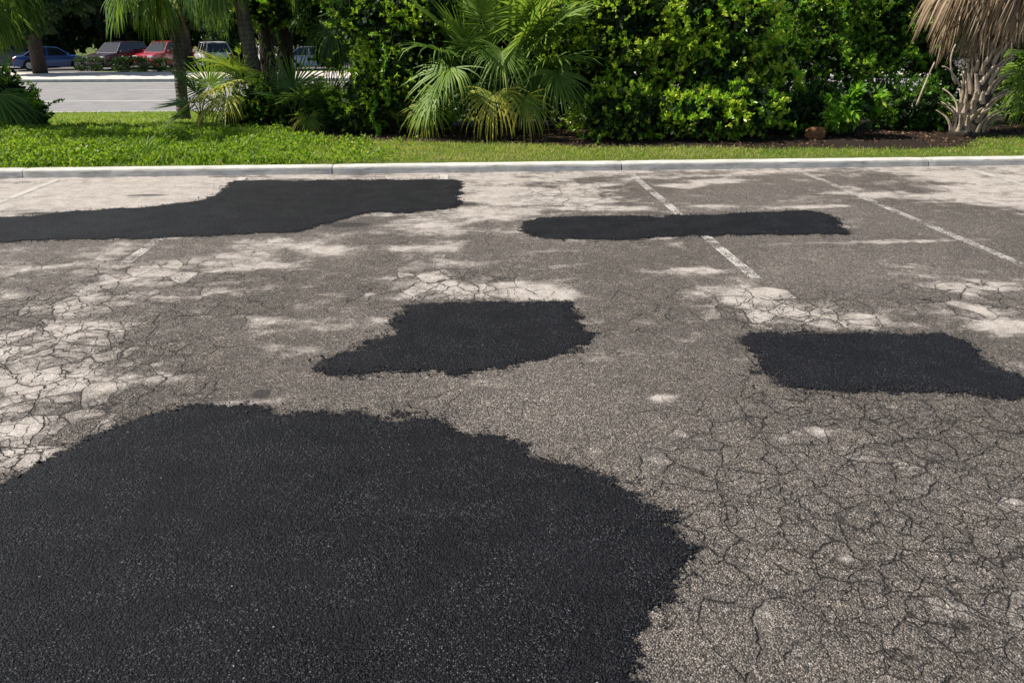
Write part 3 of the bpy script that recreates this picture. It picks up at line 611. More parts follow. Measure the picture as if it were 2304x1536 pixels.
# ---------------------------------------------------------------- fan palms
def frond(seed, elev, Lp, Rb, nseg=34, spread=4.3, sag=.25, droop=.5, tint=.5, tvar=.1, basew=.02, fdir=None, roll=0.0, start=None, yellow=0.0, joined=.42, tan_tip=0.0):
    "one fan leaf: petiole, then a pleated blade whose free tips droop. Grows from the origin towards +X (or fdir)."
    r = np.random.default_rng(seed)
    d0 = np.array([math.cos(elev), 0, math.sin(elev)]) if fdir is None else np.array(fdir, float)/np.linalg.norm(fdir)
    K = 7; P = [np.zeros(3)]; d = d0.copy()
    for i in range(K):
        d = d+np.array([0, 0, -sag/K]); d /= np.linalg.norm(d); P.append(P[-1]+d*Lp/K)
    P = np.array(P); Fd = d; S = np.cross(np.array([0, 0, 1.0]), Fd)
    if np.linalg.norm(S) < .15: S = np.array([0, 1.0, 0])
    S /= np.linalg.norm(S); N = np.cross(Fd, S)
    if roll: S, N = S*math.cos(roll)+N*math.sin(roll), N*math.cos(roll)-S*math.sin(roll)
    Vs = []; Fs = []; T = []; k = 0
    # petiole: flat strip with a ridge
    for i in range(K+1):
        w = basew*(1-.55*i/K); Vs += [P[i]-S*w, P[i]+N*w*.7, P[i]+S*w, P[i]-N*w*.6]; T += [tint+.1]*4
    for i in range(K):
        for a, b in ((0, 1), (1, 2), (2, 3), (3, 0)): Fs.append((i*4+a, i*4+b, i*4+4+b, i*4+4+a))
    k = len(Vs); O = P[-1]; da = spread/nseg; st = [.03, .28, .55, .8, 1.0]
    for s in range(nseg):
        a = -spread/2+(s+.5)*da+r.normal(0, .022); Rs = Rb*(.72+.28*math.cos(a*.55))*r.uniform(.80, 1.06); dd = Fd*math.cos(a)+S*math.sin(a)
        dd = dd+N*.16*abs(math.sin(a)); dd /= np.linalg.norm(dd); Tn = np.cross(N, dd); Tn /= np.linalg.norm(Tn)+1e-9
        dr = droop*r.uniform(.4, 1.6); p = O.copy(); last = 0; cd = dd.copy(); tn = tint+r.normal(0, tvar)
        for j, q in enumerate(st):
            g = np.clip((q-joined*.8)/(1-joined*.8), 0, 1)*dr if j else 0
            cd = dd*(1-min(g, .96))+np.array([0, 0, -1.0])*g + N*.0; cd /= np.linalg.norm(cd)+1e-9
            p = p+cd*Rs*(q-last); last = q
            hw = Rs*q*math.tan(da/2)*1.05 if q <= joined+.02 else Rs*joined*math.tan(da/2)*1.05*(1-(q-joined)/(1-joined))**.7
            hw = max(hw, .0012); tj = tn+yellow*q+(tan_tip if q > .9 else 0)
            Vs += [p-Tn*hw-N*hw*.45, p+N*hw*.45, p+Tn*hw-N*hw*.45]; T += [tj]*3
            if j:
                b = k+(j-1)*3; Fs += [(b, b+1, b+4, b+3), (b+1, b+2, b+5, b+4)]
        k = len(Vs)
    return np.array(Vs), np.array(Fs), np.clip(np.array(T), 0, 1)
def frond_me(name, mat, **kw):
    V, F, t = frond(**kw); return np_mesh(name, V, F, mat, {"tint": t})
# a library of shared leaves
LIB = {"up": [frond_me("frond", PALM, seed=i, elev=R(58+6*i), Lp=.9, Rb=.85, droop=.35, tint=.5, sag=.25) for i in range(3)],
       "mid": [frond_me("frond", PALM, seed=10+i, elev=R(22+9*i), Lp=1.05, Rb=.85, droop=.65, tint=.42, tvar=.16, sag=.7) for i in range(3)],
       "low": [frond_me("frond", PALM, seed=20+i, elev=R(-12+8*i), Lp=1.1, Rb=.85, droop=.9, tint=.38, tvar=.18, sag=1.2, spread=3.8) for i in range(4)],
       "hang": [frond_me("frond", PALM, seed=30+i, elev=R(-15-6*i), Lp=.9, Rb=.85, droop=1.2, tint=.5, sag=2.6, spread=3.0, tvar=.2, yellow=.15) for i in range(3)],
       "skirt": [frond_me("dead_frond", DEAD, seed=50+i, elev=R(-2-10*i), Lp=.95, Rb=.95, droop=1.5, tint=.42, sag=1.8, spread=2.6, tvar=.34, nseg=34, basew=.02) for i in range(4)],
       "dead": [frond_me("dead_frond", DEAD, seed=40+i, elev=R(-30-14*i), Lp=.45, Rb=.9, droop=1.9, tint=.5, sag=3.0, spread=2.0, tvar=.25, nseg=30, basew=.022) for i in range(4)]}
def put(kind, parent, loc, rz, sc=1.0, i=None):
    me = LIB[kind][random.randrange(len(LIB[kind])) if i is None else i % len(LIB[kind])]
    o = link("dead_frond" if kind in ("dead", "skirt") else "frond", me, parent, loc, rz); o.scale = (sc, sc, sc); o.rotation_euler.x = random.uniform(-.3, .3); o.rotation_euler.y = random.uniform(-.22, .22); return o
def trunk(parent, pts, rad, mat=BARK, n=14, jit=.03):
    P = [Vector(p) for p in pts]; Q = []; Rr = []
    for a, b, ra, rb in zip(P[:-1], P[1:], rad[:-1], rad[1:]):
        k = max(2, int((b-a).length/.12))
        for i in range(k): Q.append(a.lerp(b, i/k)); Rr.append((ra+(rb-ra)*i/k)*(1+random.uniform(-.035, .035)))
    Q.append(P[-1]); Rr.append(rad[-1]); m = MB(); m.tube(Q, Rr, n, True, jit); return m.build("trunk", mat, parent, True)
def palm(px_base, Y, hgt, lean, rad, label, counts, sc=1.0, mat=BARK, group=None, arcs=None, px_top=None):
    x = float(W(px_base, 260, Y)[0]); z = float(terrain(np.array(x), np.array(Y)))
    if px_top is not None: q = W(px_top, 0, Y); lean = ((q[0]-x)/(q[2]-z)*hgt, lean[1])
    root = empty("fan_palm", (x, Y, z)); tag(root, label, "palm", group)
    top = Vector((lean[0], lean[1], hgt)); trunk(root, [(0, 0, -.05), tuple(top*.12+Vector((0, 0, 0))), tuple(top*.6), tuple(top)], [rad*1.25, rad, rad*.92, rad*.9], mat)
    i = 0
    for kind, c in counts.items():
        for j in range(c):
            a = (j+random.random()*.7)/c*2*math.pi if not arcs or kind not in arcs else arcs[kind][0]+(arcs[kind][1]-arcs[kind][0])*(j+random.random())/c
            hz = {"up": 0, "mid": -.05, "low": -.12, "hang": -.22, "dead": -.35}[kind]-random.random()*.15
            rr = rad*.7; put(kind, root, (top.x+rr*math.cos(a), top.y+rr*math.sin(a), hgt+hz), a, sc*random.uniform(.85, 1.15), i); i += 1
    return root
pg = "fan palms standing on the verge"
# left foreground palm at the frame edge: fronds hang to the ground
palm(-30, 15.7, 3.75, (0, .1), .17, "palm at the left edge whose long fronds hang across the top left corner", {"up": 6, "mid": 12, "low": 16, "hang": 10}, 1.2, mat=DBARK, group=pg)
palm(-60, 15.6, 1.45, (0, 0), .14, "low palm at the left edge with dark fronds drooping down to the grass", {"low": 12, "hang": 18}, .95, mat=DBARK, group=pg)
palm(412, 20.5, 4.3, (0, 0), .145, "slim palm with a grey base standing before the road, farthest left bare trunk", {"up": 6, "mid": 10, "low": 9, "hang": 9, "dead": 3}, 1.25, group=pg, px_top=390, arcs={"hang": (2.6, 4.4), "dead": (2.6, 4.4)})
palm(592, 16.7, 3.75, (0, 0), .15, "palm trunk leaning left above the low palmettos, with yellowing hanging fronds", {"up": 5, "mid": 8, "low": 7, "hang": 6, "dead": 6}, 1.0, group=pg, px_top=540, arcs={"hang": (2.6, 4.6), "dead": (2.6, 4.6)})
palm(612, 18.2, 5.3, (.02, .0), .17, "rough brown palm trunk, left of the pair behind the small-leaved shrub", {"up": 6, "mid": 9, "low": 8, "dead": 4}, 1.0, group=pg, mat=DBARK, px_top=592)
palm(648, 18.0, 5.4, (.0, .0), .18, "rough brown palm trunk, right of the pair behind the small-leaved shrub", {"up": 6, "mid": 9, "low": 8, "dead": 4}, 1.0, group=pg, mat=DBARK, px_top=636)
palm(835, 17.3, 2.9, (-.1, 0), .16, "palm with a skirt of pale hanging fronds beside the vine-draped shrub", {"up": 5, "mid": 9, "low": 10, "hang": 16, "dead": 5}, .95, group=pg, mat=DBARK)

# palms with leaves placed one by one
def custom_palm(label, base, crown, fans, trunk_r=.12, name="fan_palm", dead=0):
    "fans: (hastula px, py, Y, direction angle in the picture plane (deg, 0=right, 90=up), forward tilt, blade radius m, droop, tint, yellow)"
    x, Yb = base; z = float(terrain(np.array(x), np.array(Yb))); root = empty(name, (x, Yb, z)); tag(root, label, "palm"); B = np.array([x, Yb, z])
    c = W(*crown); m = MB(); m.tube([(0, 0, -.03), tuple((c-B)*.5), tuple(c-B)], [trunk_r*1.2, trunk_r, trunk_r*.8], 12, True, .06); m.build("trunk", DBARK, root, True)
    for i, (px, py, Yh, ang, tilt, Rb, dr, tn, ye) in enumerate(fans):
        h = W(px, py, Yh); a = R(ang); fd = np.array([math.cos(a), -tilt, math.sin(a)])
        V, F, t = frond(100+i+int(px), 0, .06, Rb*(1.22 if trunk_r == .12 else 1.1), nseg=40, spread=4.7 if dr < .8 else 4.0, sag=0.0, droop=dr*(.62 if tn < .7 else .8), tint=tn+.10, tvar=.07, basew=.012, fdir=fd, yellow=ye, roll=random.uniform(-.3, .3) + (math.pi/2 if abs(math.cos(a)) > .0 else 0)*0)
        V = V+(h-B); s = c-B; e = h-B; mid = (s+e)/2+np.array([0, 0, .12*np.linalg.norm(e-s)])
        f = link("frond", np_mesh("frond", V, F, PALM, {"tint": t}), root)
        mm = MB(); pts = [(1-q)**2*s+2*q*(1-q)*mid+q*q*e for q in np.linspace(0, 1, 8)]; mm.tube([tuple(q) for q in pts], list(np.linspace(.017, .008, 8)), 5)
        mm.build("petiole", STEMM, f, True)
    return root
custom_palm("large fan palm with bright fronds in front of the shrubs, centre of the planting", gx(1140, 15.0), (1140, 235, 15.0),
    [(1048, 105, 14.7, 118, .35, .80, .30, .42, .05), (1015, 150, 14.5, 215, .5, .85, .95, .50, .05), (1145, 78, 14.8, 96, .3, .95, .25, .46, .05), (1110, 60, 15.1, 110, .2, .9, .3, .4, .05),
     (1185, 88, 14.6, 55, .3, .95, .40, .58, .08), (1232, 148, 14.5, 20, .5, .90, .70, .40, .05), (1130, 105, 14.4, 265, .8, .75, .9, .48, .1), (1250, 158, 14.4, 300, .6, .80, 1.1, .46, .1),
     (1112, 204, 14.3, 262, .6, .78, 1.0, .74, .25), (1178, 212, 14.3, 285, .7, .72, 1.0, .62, .25), (1205, 160, 14.7, 275, .6, .75, 1.1, .40, .05), (985, 195, 14.6, 235, .5, .80, 1.2, .52, .1),
     (1000, 120, 15.0, 160, .3, .80, .7, .42, .05), (1090, 130, 14.8, 150, .5, .7, .8, .40, .05), (1235, 90, 15.0, 35, .2, .85, .5, .44, .05), (1165, 40, 15.2, 75, .2, .9, .35, .42, .05), (1085, 50, 14.9, 108, .25, 1.0, .3, .52, .05), (1200, 45, 14.8, 62, .25, 1.0, .35, .6, .08), (1225, 80, 14.7, 42, .3, .95, .5, .55, .05), (1010, 80, 15.0, 135, .3, .8, .5, .5, .05),
     (960, 235, 14.7, 250, .5, .6, 1.3, .62, .3), (1060, 190, 14.8, 225, .6, .7, 1.1, .36, .1), (1280, 200, 14.7, 330, .5, .75, 1.1, .38, .1)])
custom_palm("small palmetto with dark spiky fans at the foot of the slim grey-based palm", gx(450, 17.0), (452, 262, 17.0),
    [(448, 215, 16.9, 130, .3, .80, .12, .22, 0), (436, 232, 16.7, 185, .4, .72, .12, .20, 0), (470, 200, 17.1, 75, .3, .72, .15, .28, .05), (430, 248, 16.6, 205, .4, .55, .3, .30, .1)], .07)
custom_palm("palmetto with bright yellow-green drooping fronds left of the small-leaved shrub", gx(520, 16.3), (520, 285, 16.3),
    [(505, 195, 16.1, 200, .5, .85, .75, .78, .15), (535, 160, 16.3, 150, .4, .80, .55, .66, .1), (515, 215, 15.9, 235, .6, .80, 1.0, .74, .2), (545, 185, 16.4, 100, .3, .6, .5, .5, .1), (480, 235, 16.0, 225, .4, .6, 1.0, .66, .3)], .07)
custom_palm("dark palmetto with a stiff upright fan right of the twin trunks", gx(668, 16.0), (665, 275, 16.0),
    [(662, 205, 15.8, 92, .25, .78, .06, .24, 0), (680, 225, 15.8, 30, .4, .7, .4, .22, 0), (645, 225, 15.9, 160, .4, .6, .4, .26, 0), (690, 258, 15.7, 300, .5, .5, .9, .62, .3)], .07)
custom_palm("dark palmetto spreading low between the twin trunks and the vine-draped shrub", gx(745, 16.4), (745, 285, 16.4),
    [(735, 240, 16.2, 60, .3, .8, .3, .20, 0), (755, 235, 16.3, 120, .3, .7, .3, .22, 0), (725, 245, 16.1, 200, .4, .6, .5, .24, 0), (765, 255, 16.2, 340, .4, .6, .6, .2, 0)], .06)
custom_palm("palm at the right edge with green fronds drooping behind the shaggy trunk", gx(2360, 15.6), (2360, 190, 15.6),
    [(2300, 150, 15.4, 215, .5, .8, .9, .58, .1), (2325, 185, 15.3, 240, .5, .8, 1.2, .55, .1), (2335, 120, 15.4, 170, .4, .8, .7, .42, .05), (2330, 215, 15.5, 220, .5, .7, 1.1, .5, .1)], .14)

# right-hand sabal palm with old leaf bases
def sabal():
    Yb = 14.35; b = W(2172, 306, Yb); x = float(b[0]); z = float(terrain(np.array(x), np.array(Yb))); root = empty("cabbage_palm", (x, Yb, z))
    tag(root, "stout leaning palm with a shaggy tan skirt and crossed old leaf bases up its trunk", "palm")
    tp = lambda h: Vector((.09*h-.006*h*h, .03*h, h)); Rt = lambda h: .265+.05*math.exp(-h*4)-.012*h
    hs = np.linspace(-.05, 4.1, 36); m = MB(); m.tube([tp(h) for h in hs], [Rt(max(h, 0)) for h in hs], 18, True, .03); m.build("trunk", DBARK, root, True)
    k = 0; h = .08
    while h < 3.0:
        for j in range(5):
            a = (k*.5+j)*2*math.pi/5+random.uniform(-.12, .12); c = tp(h); r0 = Rt(h)
            out = Vector((math.cos(a), math.sin(a), 0)); side = Vector((-out.y, out.x, 0)); L = random.uniform(.26, .46); flare = random.uniform(.08, .32)+.65*max(0, out.x)
            if h < .45: flare = random.uniform(.5, .9)
            mb = MB(); lean_s = random.choice((-1, 1))*random.uniform(.25, .6)
            for sg in (-1, 1):       # each base is split into two arms
                pts = []; n = 6
                for q in range(n):
                    t = q/(n-1); p = c+out*(r0-.03+.05*t+flare*L*t*t)+Vector((0, 0, L*t*(1.05-.15*t)))+side*(sg*(.065-.03*t+.03*t*t)+lean_s*L*t*.5)
                    pts.append((p, .066*(1-.62*t), .016*(1-.4*t)))
                v = []; f = []
                for p, w, th in pts: v += [p-side*w+out*0, p+out*th*2, p+side*w, p-out*th]
                for q in range(n-1):
                    for e1, e2 in ((0, 1), (1, 2), (2, 3), (3, 0)): f.append((q*4+e1, q*4+e2, q*4+4+e2, q*4+4+e1))
                f.append(((n-1)*4, (n-1)*4+1, (n-1)*4+2, (n-1)*4+3)); mb.add(v, f)
            mb.build("leaf_base", BOOT, root, True)
        k += 1; h += .17
    # dead skirt
    top = tp(4.1)
    for i in range(30):
        a = random.uniform(0, 2*math.pi); hh = random.uniform(3.5, 4.1); c = tp(hh)
        put("skirt", root, (c.x+.1*math.cos(a), c.y+.1*math.sin(a), hh), a, random.uniform(.9, 1.2))
    for i in range(16):
        a = random.uniform(2.4, 4.9); hh = random.uniform(3.4, 4.05); c = tp(hh)
        put("skirt", root, (c.x+.1*math.cos(a), c.y+.1*math.sin(a), hh), a, random.uniform(1.0, 1.35))
    for a_, hh, s_ in [(3.5, 2.5, .95), (3.7, 2.3, .9), (3.4, 2.15, .8), (3.25, 2.7, 1.0), (4.3, 2.7, .8), (4.6, 2.4, .7), (4.9, 2.8, .8), (5.6, 3.0, .9)]:
        c = tp(hh); put("dead", root, (c.x+.15*math.cos(a_), c.y+.15*math.sin(a_), hh), a_, s_)
    for i in range(16):
        a = i/16*2*math.pi+random.random()*.3; put(("up", "mid", "up")[i % 3], root, (top.x, top.y, top.z+.15), a, 1.2)
    # bare curved stalks low on the left, and the long broken stalk
    for (p0, p1, p2) in [((2150, 190), (2128, 140), (2150, 100)), ((2160, 195), (2140, 150), (2120, 150)), ((2062, 238), (2080, 190), (2103, 140))]:
        A, Bm, Cc = [W(*q, 14.05)-np.array(root.location) for q in (p0, p1, p2)]
        mb = MB(); pts = [(1-t)**2*A+2*t*(1-t)*Bm+t*t*Cc for t in np.linspace(0, 1, 9)]; mb.tube([tuple(q) for q in pts], [.02, .02, .018, .018, .016, .016, .014, .013, .012], 6); mb.build("dead_stalk", BOOT, root, True)
    return root
sabal()

# orange rock
def rock():
    c = W(1834, 304, 14.2); z = float(terrain(np.array(c[0]), np.array(14.2))); root = None
    import bmesh
    bm = bmesh.new(); bmesh.ops.create_icosphere(bm, subdivisions=4, radius=1)
    for v in bm.verts:
        d = v.co.normalized(); e = [math.copysign(abs(q)**.55, q) for q in d]; s = 1+.16*mn.fractal(d*1.7, 1, 2, 4)
        v.co = Vector((e[0]*.165*s, e[1]*.13*s, e[2]*.115*s+.09))
    me = bpy.data.meshes.new("rock"); bm.to_mesh(me); bm.free()
    me.materials.append(mat_simple("orange_rock", (.16, .07, .03), (.30, .14, .065), 9, .9, .15, .9, .02))
    o = link("rock", me, None, (c[0], 14.2, z)); tag(o, "rust-orange squarish rock lying on the bare soil at the shrub edge", "rock")
rock()

# ---------------------------------------------------------------- far hedges and trees
def clipped(px0, px1, py0, py1, Y, label, seed, mat=DLEAF, tint=.5):
    a = W(px0, py1, Y); b = W(px1, py0, Y); z = -.68; c = np.array([(a[0]+b[0])/2, Y, z]); sx = abs(b[0]-a[0])/2; sz = b[2]-z
    root = empty("low_hedge", c); tag(root, label, "hedge", "low hedges at the edge of the far car park")
    r = np.random.default_rng(seed); n = int(5200*sx*sz/2); d = unit(r.normal(size=(n, 3))); e = np.sign(d)*np.abs(d)**.5
    P = e*np.array([sx, .6, sz*.5])*(.75+.3*r.random(n))[:, None]+np.array([0, 0, sz*.5]); P = P[P[:, 2] > 0]
    V, F, t = leaves(P, unit(r.normal(size=P.shape)+[0, 0, .5]), r.uniform(.07, .12, len(P)), r.uniform(.02, .04, len(P)), r.normal(tint, .2, len(P)))
    link("foliage", np_mesh("foliage", V, F, mat, {"tint": t}), root)
    m = MB()
    for q in range(int(sx*6)): m.tube([(r.uniform(-sx, sx)*.8, 0, 0), (r.uniform(-sx, sx)*.9, 0, sz*.7)], .02, 5)
    m.build("stem", DBARK, root)
clipped(258, 332, 128, 158, 53.2, "low clipped hedge in front of the dark maroon car", 71, tint=.6)
clipped(345, 425, 132, 158, 53.4, "low hedge in front of the red car", 72)
clipped(428, 545, 133, 156, 53.4, "low dark hedge in front of the white car", 73, tint=.3)
clipped(548, 640, 135, 156, 53.6, "low hedge glimpsed between the palm trunks", 74)
clipped(175, 225, 128, 156, 54.5, "dark low hedge between the blue car and the maroon car", 75, tint=.3)
def far_tree(x, Y, hgt, rx, label, seed, n=5200, low=.0, tint=.4, weep=False, trunk_r=.3, name="far_tree"):
    root = empty(name, (x, Y, -.72)); tag(root, label, "tree", "trees behind the far car park"); r = np.random.default_rng(seed)
    lobes = [(r.uniform(-rx, rx)*.7, r.uniform(-1.5, 1.5), r.uniform(low+1.2, hgt-1.0), r.uniform(1.3, 2.4)) for _ in range(11)]
    C = []
    for (a, b, c, s) in lobes:
        d = unit(r.normal(size=(n//11, 3))); bm = np.array([mn.fractal(Vector((a, b, c))+Vector(q)*1.6, 1, 2, 3) for q in d])
        C.append(np.array([a, b, c])+d*(s*(1-.4*r.random(len(d))**2)*(1+.35*bm))[:, None]*np.array([1, 1, .85]))
    C = np.concatenate(C); C = C[C[:, 2] > low]; k = 3; CC = np.repeat(C, k, 0)+r.normal(0, .12, (len(C)*k, 3)); D = r.normal(size=CC.shape)
    D[:, 2] += -1.5 if weep else .3; wn = np.repeat(r.normal(tint, .16, len(C)), k)
    V, F, t = leaves(CC, unit(D), r.uniform(.18, .34, len(CC)), r.uniform(.05, .10, len(CC)), wn+r.normal(0, .1, len(CC)))
    Q = []
    for (a, b, c, s) in lobes+[(q, 2.0, hgt*f_, 2.2) for q in np.linspace(-rx*.8, rx*.8, 4) for f_ in (.25, .5, .75)]:
        if low > 2 and b == 2.0: continue
        d = unit(r.normal(size=(60, 3))); Q.append(np.array([a, b, c])+d*(s*.75*r.random(60)**.4)[:, None])
    Q = np.concatenate(Q); Q = Q[Q[:, 2] > low*.5+.2]; V2, F2, t2 = leaves(Q, unit(r.normal(size=Q.shape)), r.uniform(.9, 1.5, len(Q)), r.uniform(.3, .5, len(Q)), r.random(len(Q))*.5)
    k0 = len(V); V = np.concatenate([V, V2]); F = np.concatenate([F, F2+k0]); t = np.concatenate([t, t2*.4])
    link("crown", np_mesh("crown", V, F, DLEAF, {"tint": t}), root)
    m = MB(); m.tube([(0, 0, -.1), (.1, 0, hgt*.3), (-.1, .1, hgt*.6), (.1, 0, hgt*.85)], [trunk_r*1.2, trunk_r, trunk_r*.7, trunk_r*.2], 9, True, .05)
    for q in range(6):
        a = r.uniform(0, 6.28); h0 = hgt*r.uniform(.25, .6); m.tube([(0, 0, h0), (math.cos(a)*rx*.3, math.sin(a), h0+1), (math.cos(a)*rx*.65, math.sin(a)*1.5, h0+2)], [trunk_r*.5, trunk_r*.3, .05], 6)
    m.build("trunk", DBARK, root, True)
desc = ["round-headed dark tree", "dark spreading oak", "dull green bushy tree", "lighter green tree", "tall dark tree"]
wh = ["at the far left beyond the silver car", "behind the blue car", "between the blue and maroon cars", "behind the maroon car", "behind the red car", "behind the white car", "left of the silver sedan behind the twin trunks", "behind the silver sedan",
      "behind the vine-draped shrub", "behind the large fan palm", "behind the right centre shrubs", "seen through the sky gap", "behind the shaggy palm", "at the far right edge"]
for i, w_ in enumerate(wh):
    px = -150+i*190; Yt = 70+(i*37 % 7); x = float(W(px, 80, Yt)[0])
    far_tree(x, Yt, 9.5 if i < 11 else 6.5, 5.2, "%s %s" % (desc[i*3 % 5], w_), 200+i, low=.4 if i < 9 else .8, tint=(.30, .42, .25, .5, .36)[i % 5], n=5600 if i < 9 else 3600)
for i, (px, Yt, h_, lb) in enumerate([(88, 50.6, 8.5, "grey-trunked tree on the far verge beside the blue car, with hanging pale strands"), (424, 54.5, 8.0, "thin dark-trunked tree behind the slim palm, across the road")]):
    x = float(W(px, 150, Yt)[0]); far_tree(x, Yt, h_, 3.6, lb, 300+i, n=3400, low=2.2 if i == 0 else 3.2, weep=True, tint=.45, trunk_r=.36 if i == 0 else .3)

# ---------------------------------------------------------------- cars
def paintm(name, c): 
    n = NT(name); return n.done(n.bsdf(c, .32, .5, None, **{"Coat Weight": .8, "Coat Roughness": .08}))
GLASS = NT("car_glass"); GLASS = GLASS.done(GLASS.bsdf((.012, .016, .02), .06, .7))
TYRE = mat_simple("tyre_rubber", (.012, .012, .012), (.02, .02, .02), 20); RIM = NT("rim"); RIM = RIM.done(RIM.bsdf((.45, .46, .48), .35, .5, None, Metallic=.8))
LAMP = NT("head_lamp"); LAMP = LAMP.done(LAMP.bsdf((.75, .77, .8), .15, .6)); RED = NT("tail_lamp"); RED = RED.done(RED.bsdf((.35, .012, .012), .2, .6))
TRIM = mat_simple("black_trim", (.02, .02, .02), (.03, .03, .03), 20); PLATE = mat_simple("number_plate", (.6, .6, .58), (.7, .7, .68), 20)
def car(px, Y, yaw, color, label, kind="sedan", zc=-.70):
    x = float(W(px, 150, Y)[0]); root = empty("parked_car", (x, Y, zc), R(yaw)); tag(root, label, "car", "cars parked across the road")
    if kind == "sedan": L, Wd, hb, ht, cab = 4.6, .89, .92, 1.43, (-1.75, -.98, .45, 1.22)
    elif kind == "suv": L, Wd, hb, ht, cab = 4.7, .93, 1.08, 1.74, (-2.12, -1.88, .35, 1.10)
    else: L, Wd, hb, ht, cab = 5.1, .98, 1.10, 1.80, (-2.35, -2.05, .75, 1.55)
    h = L/2; wr = .33; ax = (-h+.88, h-.90)
    # side profile with wheel arches, anticlockwise
    P = [(-h+.05, .30)]
    for a in ax:
        P += [(a-wr-.07, .24)]+[(a+(wr+.06)*math.cos(t), .33+(wr+.06)*math.sin(t)) for t in np.linspace(math.pi, 0, 9)]+[(a+wr+.07, .24)]
    hood = hb-.06
    P += [(h-.06, .28), (h, .42), (h-.01, .62), (h-.12, hood-.13), (h-.45, hood-.04), (cab[3], hb+.0), (cab[0], hb+.02), (-h+.22, hb+.0), (-h+.04, hb-.10), (-h, .62), (-h, .42)]
    cx = sum(p[0] for p in P)/len(P); n = len(P); v = []; f = []
    def yw(xx, zz, base):
        e = 1-.14*max(0, abs(xx)/h-.55)**1.3/.45**1.3*1.0; return base*e*(1-.05*max(0, zz-.55)/.4)*(1-.04*max(0, .5-zz)/.3)
    for side, ins in ((-1, 0.0), (-1, .045), (1, .045), (1, 0.0)):
        for (a, b) in P:
            if ins == 0.0: a2, b2, ww = a*(1-.012), .55+(b-.55)*.93, Wd
            else: a2, b2, ww = a, b, Wd-.05
            v.append((a2, side*yw(a, b, ww), b2))
    f.append(tuple(range(n))); f.append(tuple(3*n+i for i in range(n-1, -1, -1)))
    for r_ in range(3):
        for i in range(n): j = (i+1) % n; f.append((r_*n+i, (r_+1)*n+i, (r_+1)*n+j, r_*n+j))
    m = MB(); m.add(v, f); body = m.build("body", color, root); 
    # cabin: frustum ring points
    b0, t0, t1, b1 = cab; yb, yt = Wd-.08, Wd-.27; zb = hb-.01; zt = ht-.03
    c8 = {"rb": (b0, yb, zb), "rt": (t0, yt, zt), "ft": (t1, yt, zt), "fb": (b1, yb, zb)}
    def q(a, b, c, d, name, mat, inset=.06, parent=root):
        pts = [Vector(p) for p in (a, b, c, d)]; ce = sum(pts, Vector())/4; pts = [p+(ce-p)*inset for p in pts]
        nn = (pts[1]-pts[0]).cross(pts[3]-pts[0]).normalized(); o_ = ce-Vector((ce.x*.3, 0, 1.0)); 
        if nn.dot(ce-Vector((ce.x*.5, 0, .9))) < 0: nn = -nn
        mm = MB(); mm.add([p+nn*.006 for p in pts]+[p-nn*.02 for p in pts], [(0, 1, 2, 3), (7, 6, 5, 4), (0, 4, 5, 1), (1, 5, 6, 2), (2, 6, 7, 3), (3, 7, 4, 0)]); return mm.build(name, mat, parent)
    mir = lambda p: (p[0], -p[1], p[2])
    m = MB(); cr = [c8["rb"], c8["rt"], c8["ft"], c8["fb"]]; m.add(cr+[mir(p) for p in cr], [(0, 1, 2, 3), (7, 6, 5, 4), (0, 4, 5, 1), (2, 6, 7, 3), (1, 5, 6, 2)])
    cabin = m.build("cabin", color, root, bevel=.03)
    m = MB(); rp = [(t0+.02, .96), (t0+.25, 1.0), ((t0+t1)/2, 1.0), (t1-.25, 1.0), (t1-.02, .96)]; zz = [zt+.005, zt+.035, zt+.05, zt+.035, zt+.005]; v = []; f = []
    for (xx, k), z_ in zip(rp, zz):
        for s_ in (-1, -.8, 0, .8, 1): v.append((xx, s_*yt*k, z_+(0 if abs(s_) == 1 else .015)))
    for i in range(4):
        for j in range(4): f.append((i*5+j, i*5+j+5, i*5+j+6, i*5+j+1))
    m.add(v, f); m.build("roof", color, root, True)
    q(c8["fb"], c8["ft"], mir(c8["ft"]), mir(c8["fb"]), "windshield", GLASS); q(c8["rb"], c8["rt"], mir(c8["rt"]), mir(c8["rb"]), "rear_window", GLASS, .08)
    lerp = lambda a, b, t: tuple(a[i]+(b[i]-a[i])*t for i in range(3)); sp = [.02, .5, .98] if kind == "sedan" else [.02, .34, .66, .98]
    for s in (1, -1):
        g2 = (lambda p: p) if s == 1 else mir
        for u0, u1 in zip(sp[:-1], sp[1:]):
            q(g2(lerp(c8["rb"], c8["fb"], u0+.01)), g2(lerp(c8["rt"], c8["ft"], u0+.01)), g2(lerp(c8["rt"], c8["ft"], u1-.01)), g2(lerp(c8["rb"], c8["fb"], u1-.01)), "side_window", GLASS, .08)
        yv = s*(Wd-.02)
        m = MB(); m.box((cab[3]-.28, s*(Wd+.07), hb+.08), (.12, .2, .13), 0, (.8, .9)); m.build("mirror", color, root, bevel=.02)
        m = MB(); m.box((h-.11, s*(Wd-.32), hood-.20), (.16, .36, .13)); m.build("headlight", LAMP, root, bevel=.02)
        m = MB(); m.box((-h+.06, s*(Wd-.24), hb-.22), (.14, .26, .16 if kind == "sedan" else .30)); m.build("taillight", RED, root, bevel=.02)
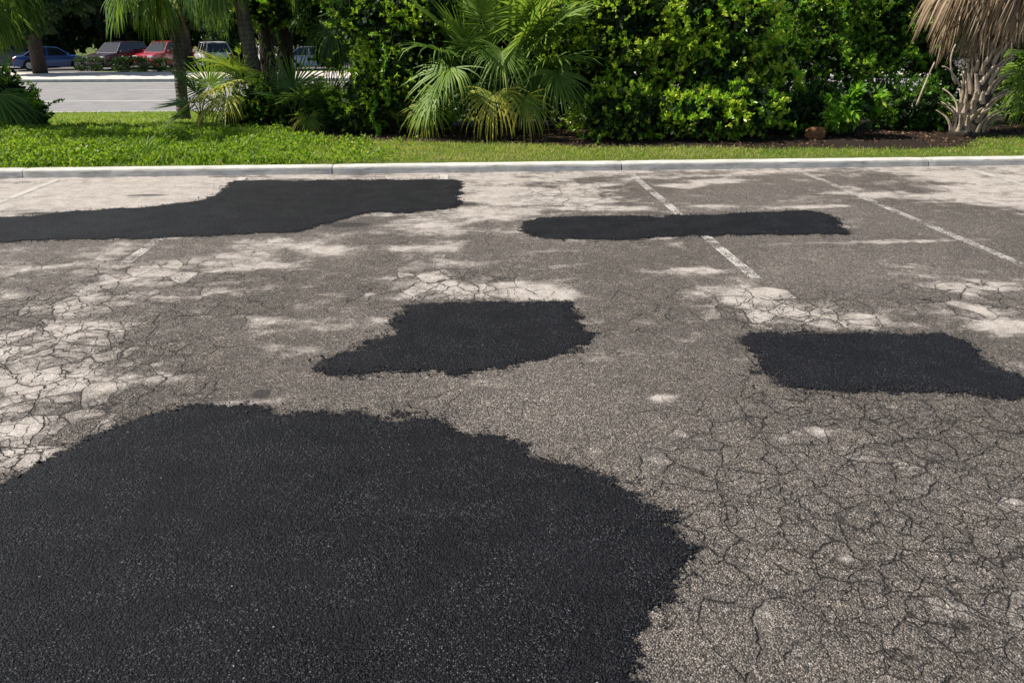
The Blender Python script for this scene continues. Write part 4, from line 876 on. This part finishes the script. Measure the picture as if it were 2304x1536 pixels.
        for a in ax:
            m = MB(); yy = s*(Wd-.12); m.tube([(a, yy-.10, .33), (a, yy-.09, .33), (a, yy+.09, .33), (a, yy+.10, .33)], [.29, wr, wr, .29], 24); w_ = m.build("wheel", TYRE, root, True)
            m = MB(); ys_ = yy+s*.103; m.tube([(a, ys_-.01, .33), (a, ys_+.004, .33)], [.20, .19], 20)
            for sp_ in range(5):
                t = sp_*2*math.pi/5; m.box((a+.1*math.cos(t), ys_+s*.012, .33+.1*math.sin(t)), (.06, .015, .06))
            m.build("rim", RIM, w_)
        for hx in (.25, -.75):
            m = MB(); m.box((hx, s*(Wd+.004), hb-.18), (.18, .02, .03)); m.build("door_handle", color, root)
    m = MB(); m.box((h-.0, 0, .60), (.04, .9, .16)); m.build("grille", TRIM, root, bevel=.01)
    for bx_ in (h-.02, -h+.02):
        m = MB(); m.box((bx_, 0, .37), (.10, 1.5, .21)); m.build("bumper", color if kind == "sedan" else TRIM, root, bevel=.04)
    m = MB(); m.box((-h-.035, 0, .62), (.02, .32, .15)); m.build("number_plate", PLATE, root)
    m = MB(); m.box((0, 0, .27), (L-.7, 1.5, .16)); m.build("underbody", TRIM, root)
    return root
car(122, 56.6, 26, paintm("blue_paint", (.012, .06, .24)), "blue saloon car parked at left beyond the grey-trunked tree")
car(272, 57.5, 250, paintm("maroon_paint", (.035, .012, .018)), "dark maroon car facing the road behind a clipped hedge", "suv")
car(376, 58.5, 250, paintm("red_paint", (.42, .012, .015)), "red car partly hidden by the slim palm's hanging fronds", "suv")
car(482, 57.5, 118, paintm("white_paint", (.70, .71, .72)), "white estate car seen from behind, right of the slim palm", "suv")
car(706, 56.0, 14, paintm("silver_paint", (.38, .42, .50)), "silver-blue saloon car right of the twin palm trunks")
car(22, 58.5, 38, paintm("grey_paint", (.16, .16, .17)), "grey van at the far left edge behind drooping fronds", "van")
car(596, 59.0, 120, paintm("pearl_paint", (.62, .62, .60)), "pale car glimpsed between the palm trunks")
car(1790, 55.5, 160, paintm("white_van_paint", (.72, .74, .80)), "white van glimpsed through the shrubs at right", "van")
car(2020, 58.0, 150, paintm("silver_suv_paint", (.5, .5, .5)), "light grey car glimpsed low through the dark shrubs at right", "suv")
